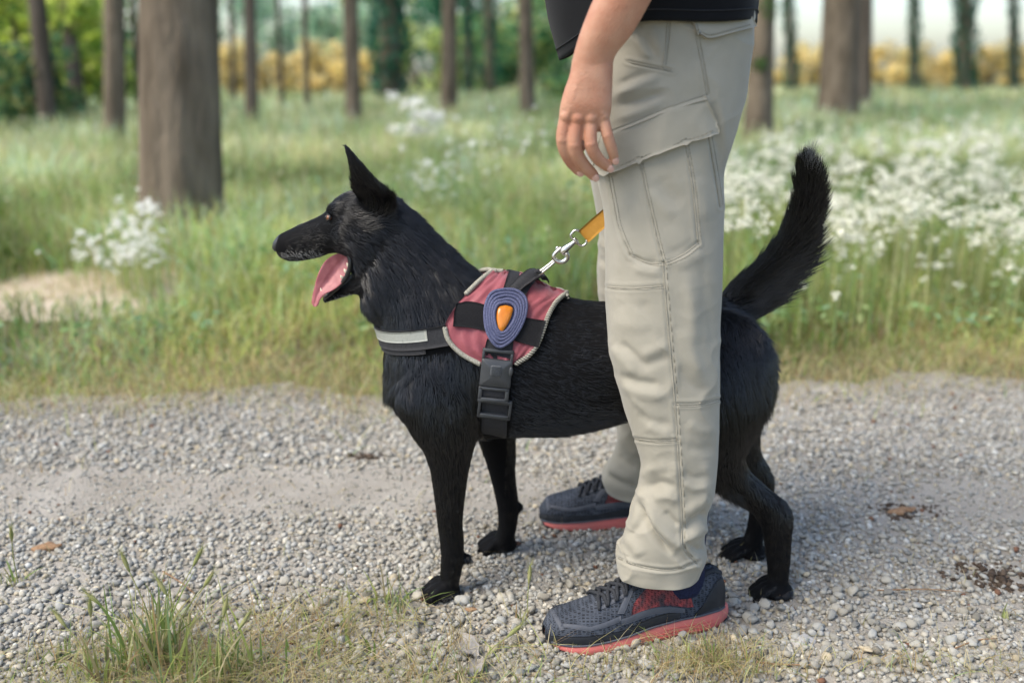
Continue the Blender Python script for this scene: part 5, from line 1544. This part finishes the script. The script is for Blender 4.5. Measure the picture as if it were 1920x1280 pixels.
# --- trouser details
def seam_tube(name, px, off=.0008, r_=.0009, bvh=leg_bvh, parent=trousers, dash=True, shift=None, mt=None):
    P = polyline(px, 90); pts = [hit(bvh, a, b, off, 1.55)[0] for a, b in P]
    mb = MB()
    if dash:
        step = 3
        for k in range(0, len(pts) - step, step):
            add_tube(mb, [pts[k], pts[k].lerp(pts[k + 2], .5), pts[k + 2]], r_ * .75, 5, 1)
    else: add_tube(mb, pts, r_, 6, 1)
    return obj(name, mb.mesh(name, mt or (M_stitch if dash else M_seam)), parent=parent, kind="stuff" if dash else None)
for k, px in SEAMS.items():
    seam_tube("seam", px, .0002, .0012, dash=False)
    if k != "hem": seam_tube("stitching", [(a + 6, b + (4 if k in ("knee_top", "knee_low", "calf", "hip_pocket_low", "yoke") else 0)) for a, b in px], .0004, .0007)
    else: seam_tube("stitching", [(a, b - 1) for a, b in px], .0004, .0007)
def flap(name, A, B, nu, nv, off, thick, w=None):
    mb = MB(); add_patch(mb, leg_bvh, A, B, nu, nv, off, thick, 1.55, w)
    return obj(name, mb.mesh(name, M_trouser), parent=trousers)
fp = flap("cargo_pocket_flap", [(1130, 252), (1150, 243), (1195, 224), (1240, 205), (1285, 189), (1320, 178)], [(1120, 318), (1146, 325), (1200, 303), (1248, 283), (1298, 265), (1343, 250)], 40, 16, .0060, .0058,
          lambda u, t: .0022 * t + .0016 * math.sin(u * 11 + t * 2) + (.0015 if t > .96 or u > .975 else 0) - .003 * max(0, .12 - t) / .12)
seam_tube("flap_stitching", [(1125, 310), (1146, 317), (1200, 296), (1248, 276), (1298, 258), (1336, 244)], .0086, .0008, parent=fp)
seam_tube("flap_seam", [(1150, 252), (1195, 233), (1240, 214), (1285, 198), (1322, 187)], .0062, .0010, parent=fp, dash=False)
bp = flap("back_pocket_flap", [(1294, 30), (1330, 26), (1370, 26), (1405, 32)], [(1300, 52), (1324, 72), (1370, 62), (1410, 50)], 26, 10, .0055, .0052, lambda u, t: .003 * t)
seam_tube("flap_stitching", [(1297, 46), (1322, 65), (1368, 56), (1400, 46)], .0090, .0007, parent=bp)

# --- shirt: hangs loose over the hips, lower at the front
def z_at(px, py, y): return W(px, py, y).z
zf, zs, zb = z_at(1067, 108, 1.70), z_at(1250, 34, 1.545), z_at(1410, 46, 1.66)
xf0, xb0 = W(1062, 100, 1.69).x, W(1412, 40, 1.68).x
SR = [(0, xf0, xb0 + .009, .224), (.10, W(1029, 0, 1.69).x, xb0 + .012, .226), (.28, W(1018, 0, 1.69).x - .002, xb0 - .01, .215), (.44, cxm - .125, cxm + .135, .225), (.54, cxm - .10, cxm + .115, .20), (.60, cxm - .075, cxm + .085, .10)]
SRi = catmull(np.array(SR, float), 90); n = 120
V = np.zeros((90, n, 3))
for i, (dz, xl, xr, hy) in enumerate(SRi):
    for j in range(n):
        a = 2 * math.pi * j / n; ca, sa = math.cos(a), math.sin(a)
        hem = (zb if ca > 0 else zf) * ca * ca + zs * (1 - ca * ca) + .006 * math.sin(a * 3 + .5)
        z = hem + dz * (1.62 - hem) / .62 * (.62 / .60) * .96
        x = (xl + xr) / 2 + (xr - xl) / 2 * (abs(ca) ** .85) * (1 if ca > 0 else -1); y = HY - hy * (abs(sa) ** .85) * (1 if sa > 0 else -1)
        w_ = (1 - i / 89) * .008 * noise.noise((x * 6, y * 6, z * 3)) + .010 * math.sin(a * 6 + z * 8) * max(0, 1 - i / 40) ** 2 * .5
        V[i, j] = (x + ca * w_, y - sa * w_, z)
mb = MB()
inn = V[0] - (V[0] - V[0].mean(0)) * .02; inn2 = inn + np.array([0, 0, .05])
mb.add(np.vstack([inn2, inn, V.reshape(-1, 3)]), [q[::-1] for q in grid_faces(92, n)])
def sleeve(mb, s, e, r0, r1):
    e = Vector(s).lerp(Vector(e), .80)
    add_tube(mb, [s, Vector(s).lerp(e, .5), e], [r0, (r0 + r1) / 2, r1], 26, 6, caps=False)
sleeve(mb, sh_l + Vector((0, .02, .0)), el_l, .085, .075); sleeve(mb, sh_r + Vector((0, -.02, 0)), el_r, .085, .075)
shirt = obj("shirt", mb.mesh("shirt", M_shirt), parent=person)
sh_mb = MB(); sh_mb.add(V[:40].reshape(-1, 3), grid_faces(40, n)); shirt_bvh = bvh_of(sh_mb.mesh("shirt_probe"))
mb = MB(); P = [Vector(V[3, j]) * 1 for j in range(n)]; cen = sum(P, Vector()) / n
P = [p + (p - cen).normalized() * .0008 for p in P]; P.append(P[0]); add_tube(mb, P, .0009, 6, 1, caps=False)
obj("hem_seam", mb.mesh("hem_seam", mat("shirt_seam", (.02, .021, .024), .8, var=.2, scale=300)), parent=shirt)

# --- running shoes: toe along +x, heel at the origin
M_mesh = mat("shoe_mesh", (0.020, 0.024, 0.032), 0.8, color2=(0.042, 0.048, 0.060), scale=40, spec=.25)
def add_cells(m, scale, depth, dist, c_hole):
    nt = m.node_tree; N = nt.nodes; L = nt.links
    vo = N.new("ShaderNodeTexVoronoi"); vo.feature = "DISTANCE_TO_EDGE"; vo.inputs["Scale"].default_value = scale; vo.inputs["Randomness"].default_value = .25
    mp = N.new("ShaderNodeMapping"); mp.inputs["Scale"].default_value = (.75, 1.2, 1.5); tc = N.new("ShaderNodeTexCoord"); L.new(tc.outputs["Object"], mp.inputs[0]); L.new(mp.outputs[0], vo.inputs["Vector"])
    b = N.new("ShaderNodeBump"); b.inputs["Strength"].default_value = depth; b.inputs["Distance"].default_value = dist; b.invert = True
    rp = N.new("ShaderNodeValToRGB"); rp.color_ramp.elements[0].position = .08; rp.color_ramp.elements[1].position = .28
    rp.color_ramp.elements[0].color = (1.7, 1.7, 1.7, 1); rp.color_ramp.elements[1].color = (c_hole, c_hole, c_hole, 1)
    L.new(vo.outputs["Distance"], rp.inputs[0]); L.new(vo.outputs["Distance"], b.inputs["Height"]); L.new(b.outputs[0], N["Principled BSDF"].inputs["Normal"])
    bc = N["Principled BSDF"].inputs["Base Color"]; src = bc.links[0].from_socket
    mx = N.new("ShaderNodeMix"); mx.data_type = "RGBA"; mx.blend_type = "MULTIPLY"; mx.inputs[0].default_value = 1
    L.new(src, mx.inputs[6]); L.new(rp.outputs[0], mx.inputs[7]); L.new(mx.outputs[2], bc)
add_cells(M_mesh, 190, 1.0, .0015, .45)
M_over = mat("shoe_overlay", (0.060, 0.066, 0.080), 0.6, color2=(0.080, 0.087, 0.104), scale=60, bump=.3, bscale=700, spec=.3, bdist=.0004)
M_dark = mat("shoe_rubber", (0.014, 0.016, 0.020), 0.55, var=.25, scale=60, spec=.35)
M_redp = mat("shoe_red_print", (0.035, 0.024, 0.028), 0.75, color2=(0.20, 0.034, 0.033), scale=75, spec=.25); add_cells(M_redp, 230, .8, .001, .6)
M_sole = mat("coral_foam", (0.50, 0.150, 0.13), 0.7, color2=(0.62, 0.155, 0.135), scale=18, bump=.25, bscale=300, spec=.3, bdist=.0008)
M_out = mat("outsole", (0.022, 0.022, 0.024), 0.8, var=.3, scale=100, spec=.3)
M_lace = mat("lace", (0.016, 0.018, 0.022), 0.8, color2=(0.035, 0.037, 0.042), scale=500, bump=.8, bscale=1200, bdist=.0006)
M_sock = mat("navy_sock", (0.012, 0.016, 0.045), 0.9, var=.3, scale=300, bump=.6, bscale=900)
SL = 0.325
def wid(t):  return float(np.interp(t, [0, .03, .08, .18, .32, .45, .60, .72, .82, .90, .955, .985, 1], [.012, .024, .032, .037, .037, .039, .047, .051, .051, .046, .036, .025, .008]))
def cen_(t): return float(np.interp(t, [0, .3, .6, .8, 1], [0, .001, .004, .001, -.006]))
def ztop(t): return float(np.interp(t, [0, .03, .08, .16, .26, .36, .44, .52, .60, .70, .80, .90, .96, 1], [.074, .100, .110, .102, .100, .118, .117, .109, .098, .084, .073, .064, .056, .040]))
def zsole(t): return float(np.interp(t, [0, .1, .3, .5, .7, .85, .95, 1], [.036, .038, .036, .032, .026, .023, .0215, .0215]))
def zbot(t): return float(np.interp(t, [0, .06, .15, .5, .75, .88, .96, 1], [.012, .004, .001, .001, .001, .003, .008, .0145]))
def upper(t, a, o=0.0):
    """Point on the upper at the length t and the angle a (0 near side, pi far side)."""
    w, zt, zs_ = wid(t) - .002, ztop(t), zsole(t) - .004
    nar = float(np.interp(t, [0, .1, .3, .42, .55, .75, 1], [.80, .70, .62, .60, .72, .9, 1.0]))
    s, c_ = math.sin(a), math.cos(a)
    k = max(0.0, s) ** .72
    yy = cen_(t) + (w * (1 - (1 - nar) * k) + o) * (abs(c_) ** .78) * (1 if c_ > 0 else -1)
    return Vector((t * SL + (o if t > .9 else 0), yy, zs_ + (zt - zs_ + o) * k))
def shoe(name, loc, rz, side, label):
    root = obj(name, None, parent=person, label=label)
    Mx = Matrix.Translation(loc) @ Matrix.Rotation(rz, 4, "Z") @ Matrix.Diagonal((1, side, 1, 1))
    def put(nm, mb, mt, par=root):
        mb.v = [np.array([list(Mx @ Vector(p)) for p in vv]) for vv in mb.v]
        if side < 0: mb.f = [t[::-1] for t in mb.f]
        return obj(nm, mb.mesh(nm, mt), parent=par)
    ts = np.concatenate([np.linspace(0, .06, 8)[:-1], np.linspace(.06, .94, 60), np.linspace(.94, 1, 10)[1:]]); na = 40
    mb = MB(); V = np.array([[list(upper(t, math.pi * j / (na - 1))) for j in range(na)] for t in ts])
    mb.add(V.reshape(-1, 3), grid_faces(len(ts), na, wrap=False)); up_ = put("upper", mb, M_mesh)
    def strip(nm, f0, f1, t0, t1, mt, o, th=.0012, nu=30, nv=8, par=up_):
        out = np.zeros((nu, nv, 3)); inn = out.copy()
        for i in range(nu):
            s = i / (nu - 1)
            (ta, aa), (tb_, ab) = f0(s), f1(s)
            for j in range(nv):
                k = j / (nv - 1); t = ta + (tb_ - ta) * k; a = aa + (ab - aa) * k
                bulge = o * (1 - .5 * (abs(2 * k - 1) ** 4))
                out[i, j] = upper(min(max(t, .002), .998), a, bulge); inn[i, j] = upper(min(max(t, .002), .998), a, o - th - .0015)
        mb = MB(); add_sheet(mb, out, inn); return put(nm, mb, mt, par)
    for flip in (0, 1):
        A = (lambda a: a) if not flip else (lambda a: math.pi - a)
        strip("rand", lambda s: (.30 + .697 * s, A(.0)), lambda s: (.30 + .697 * s, A(.13 + .26 * max(0, s - .5) * 2.0)), 0, 0, M_dark, .0012, nu=50)
        strip("overlay_band", lambda s: (.27 + .37 * s, A(.10 + .14 * s)), lambda s: (.27 + .38 * s, A(.19 + .22 * s)), 0, 0, M_over, .0018)
        strip("overlay_band", lambda s: (.62 - .10 * s, A(.50 + .75 * s)), lambda s: (.66 - .10 * s, A(.60 + .70 * s)), 0, 0, M_over, .0018)
        strip("overlay_band", lambda s: (.64 + .30 * s, A(.34 + .10 * s + .9 * max(0, s - .55) ** 1.2)), lambda s: (.64 + .285 * s, A(.50 + .10 * s + .9 * max(0, s - .55) ** 1.2)), 0, 0, M_over, .0018)
        strip("toe_band", lambda s: (.925 + .012 * math.sin(s * 1.57), A(.62 + .95 * s)), lambda s: (.945 + .012 * math.sin(s * 1.57), A(.62 + .95 * s)), 0, 0, M_over, .0016)
        strip("red_print", lambda s: (.22 + .36 * s, A(.19 + .17 * s)), lambda s: (.24 + .32 * s, A(.62 + .55 * math.sin(s * 2.2) - .45 * s)), 0, 0, M_redp, .0010, nv=14)
        strip("heel_cup", lambda s: (.005 + .22 * s, A(.02)), lambda s: (.005 + .16 * s, A(.98 - .80 * s ** 1.2)), 0, 0, M_dark, .0024, nv=14)
        strip("collar", lambda s: (.03 + .30 * s, A(1.05)), lambda s: (.03 + .30 * s, A(1.35)), 0, 0, M_dark, .0030, nv=8)
        strip("eyelet_row", lambda s: (.42 + .32 * s, A(1.00)), lambda s: (.42 + .32 * s, A(1.16)), 0, 0, M_over, .0020, nv=6)
    # midsole, its grooves, and outsole
    def sole_mesh(zlo, zhi, flare, nm, mt, par=root):
        mb = MB(); loops = []
        out = [(t, 1) for t in ts] + [(t, -1) for t in ts[::-1]]
        for lev in range(7):
            k = lev / 6; pts = []
            for t, s in out:
                w = wid(t) + flare * (1 - k) + .0022 * math.sin(math.pi * k)
                z0, z1 = zlo(t), zhi(t)
                w -= .004 * max(0, (t - .88) / .12) + (.003 if t > .96 else 0)
                pts.append([min(t, .982) * SL + (-.004 if t < .02 else 0), cen_(t) + s * max(w, .002), z0 + (z1 - z0) * k])
            loops.append(pts)
        m = len(out); V = np.array(loops).reshape(-1, 3)
        f = grid_faces(7, m)
        f += [(j, m - 1 - j, m - 2 - j, j + 1) for j in range(len(ts) - 1)]
        f += [tuple(x + 6 * m for x in (j, j + 1, m - 2 - j, m - 1 - j)) for j in range(len(ts) - 1)]
        mb.add(V, f); return put(nm, mb, mt, par)
    sole = sole_mesh(lambda t: zbot(t) + .005, lambda t: zsole(t), .003, "midsole", M_sole)
    sole_mesh(zbot, lambda t: zbot(t) + .0052, .0015, "outsole", M_out)
    for q in range(3):      # moulded grooves along the heel
        mb = MB(); add_tube(mb, [Vector((t * SL, cen_(t) + wid(t) + .0042 - .0006 * q, zbot(t) + .011 + .006 * q)) for t in np.linspace(.10, .50 - .05 * q, 12)], [.0003] + [.0009] * 10 + [.0003], 6, 2)
        put("midsole_groove", mb, mat("coral_groove", (.50, .10, .09), .7, var=.1, scale=50), sole)
    mb = MB(); add_tube(mb, [Vector((t * SL, cen_(t) + wid(t) + .0008, zsole(t) + .0006)) for t in np.linspace(.02, .985, 40)], .0017, 8, 1); put("piping", mb, M_over, sole)
    mb = MB(); add_tube(mb, [Vector((t * SL, cen_(t) - wid(t) - .0008, zsole(t) + .0006)) for t in np.linspace(.02, .985, 40)], .0017, 8, 1); put("piping", mb, M_over, sole)
    # tongue, laces, sock
    strip("shoe_tongue", lambda s: (.40 + .33 * s, 1.12), lambda s: (.40 + .33 * s, math.pi - 1.12), 0, 0, M_mesh, .003, nv=12)
    for k in range(6):
        t = .45 + .050 * k
        for d in (1, -1):
            p = [upper(t - .012 * d * 0 + (.045 if x > .5 else 0) * 1.0 * (x), (1.0 + (math.pi - 2.0) * x) if d > 0 else math.pi - (1.0 + (math.pi - 2.0) * x), .0058 if .1 < x < .9 else .0025) for x in (0, .2, .4, .6, .8, 1)]
            mb = MB(); add_tube(mb, p, [.0026, .0033, .0036, .0036, .0033, .0026], 8, 3); put("lace", mb, M_lace)
    mb = MB(); add_loft(mb, [(Vector((.085, 0, z)), Vector((r1, 0, 0)), Vector((0, r2, 0))) for z, r1, r2 in ((.07, .046, .030), (.11, .045, .031), (.16, .042, .033), (.22, .044, .038))], 24, 4); put("sock", mb, M_sock)
    return root
nh, nt_ = G(1335, 1168), G(1030, 1196)
ntoe = Vector((W(1022, 1190, 1.500).x, 1.500, 0)); nheel = Vector((W(1352, 1168, 1.592).x, 1.592, 0))
SL = (ntoe - nheel).length
shoe("shoe", nheel, math.atan2(ntoe.y - nheel.y, ntoe.x - nheel.x), 1, "near running shoe with dark mesh upper and coral sole")
ftoe = Vector((W(1012, 985, 1.985).x, 1.985, 0)); fheel = ftoe + Vector((SL * .995, -.012, 0))
shoe("shoe", fheel, math.atan2(ftoe.y - fheel.y, ftoe.x - fheel.x), -1, "far running shoe, seen beyond the dog's belly")
# ------------------------------------------------------------------ leash with its snap hook
M_strap = mat("yellow_webbing", (0.50, 0.245, 0.035), 0.75, color2=(0.60, 0.31, 0.06), scale=60, spec=.25)
nt = M_strap.node_tree; wv = nt.nodes.new("ShaderNodeTexWave"); wv.inputs["Scale"].default_value = 260; wv.bands_direction = "Z"
tc = nt.nodes.new("ShaderNodeTexCoord"); nt.links.new(tc.outputs["Object"], wv.inputs[0]); bpn = nt.nodes.new("ShaderNodeBump"); bpn.inputs["Strength"].default_value = .8; bpn.inputs["Distance"].default_value = .001
nt.links.new(wv.outputs["Fac"], bpn.inputs["Height"]); nt.links.new(bpn.outputs[0], nt.nodes["Principled BSDF"].inputs["Normal"])
M_steel = mat("nickel", (0.60, 0.58, 0.54), 0.24, color2=(0.68, 0.66, 0.62), scale=120, bump=.25, bscale=600, metal=1.0, spec=.5, bdist=.0006)
LY = 1.725
lroot = empty("leash", (W(1090, 440, LY).x, LY, 0.55), label="yellow webbing leash with a metal snap hook clipped to the harness", cat="leash")
# strap: wide, flat, running up and back between the man's legs
mid = [(1094, 444), (1125, 416), (1165, 384), (1215, 345), (1262, 318), (1300, 290)]; Ys = [LY, LY + .002, LY + .004, LY + .008, LY + .03, LY + .10]
C = [W(*m_, y) for m_, y in zip(mid, Ys)] + [pr + Vector((.05, -.06, -.03)), pr + Vector((.0, -.004, -.026)), pr + Vector((-.06, .0, -.05))]
P = catmull([list(c) for c in C], 60); nu, nv = 60, 6
out = np.zeros((nu, nv, 3)); inn = out.copy()
for i in range(nu):
    t = Vector(P[min(i + 1, nu - 1)] - P[max(i - 1, 0)]).normalized()
    nrm = Vector((0.05, -.95, .28)); nrm = (nrm - t * nrm.dot(t)).normalized(); sd = t.cross(nrm)
    for j in range(nv):
        k = (j / (nv - 1) - .5) * .027
        p = Vector(P[i]) + sd * k + nrm * (.0016 * math.sin(i * .35))
        out[i, j] = p + nrm * .0012; inn[i, j] = p - nrm * .0012
mb = MB(); add_sheet(mb, out, inn); mb.f = [t[::-1] for t in mb.f]
strap = obj("strap", mb.mesh("strap", M_strap), parent=lroot)
def tube_px(name, pts, r_, parent, y=LY, mt=M_steel, per=5, n=10):
    mb = MB(); rr = r_ if hasattr(r_, "__len__") else [r_] * len(pts)
    add_tube(mb, [W(p[0], p[1], y + (p[2] if len(p) > 2 else 0)) for p in pts], rr, n, per)
    return obj(name, mb.mesh(name, mt), parent=parent)
hook = tube_px("snap_hook", [(1080, 451), (1073, 457), (1065, 463), (1058, 469), (1053, 475)], [.0026, .0042, .0056, .0068, .0052], lroot)
tube_px("swivel_ring", [(1086, 433), (1078, 432), (1070, 441), (1073, 447), (1079, 451), (1085, 458), (1092, 461), (1099, 456), (1100, 450)], .0021, hook)
tube_px("swivel_post", [(1076, 447), (1080, 452), (1083, 457)], [.0034, .0040, .0030], hook)
tube_px("hook_claw", [(1062, 474), (1064, 482), (1059, 489), (1050, 491), (1042, 488), (1038, 482), (1040, 476), (1046, 470), (1053, 464)], [.0048, .0046, .0042, .0040, .0038, .0034, .0032, .0032, .0030], hook)
tube_px("thumb_lever", [(1050, 466), (1045, 464), (1043, 468)], .0022, hook)
ring = tube_px("harness_ring", [(1045, 485), (1038, 489), (1024, 500), (1012, 509), (1006, 515), (1003, 517), (1008, 517), (1020, 508), (1036, 495), (1044, 487)], .0022, hb)
tube_px("ring_loop", [(1003, 513), (1008, 508), (1014, 512)], .0040, hb, mt=M_web)
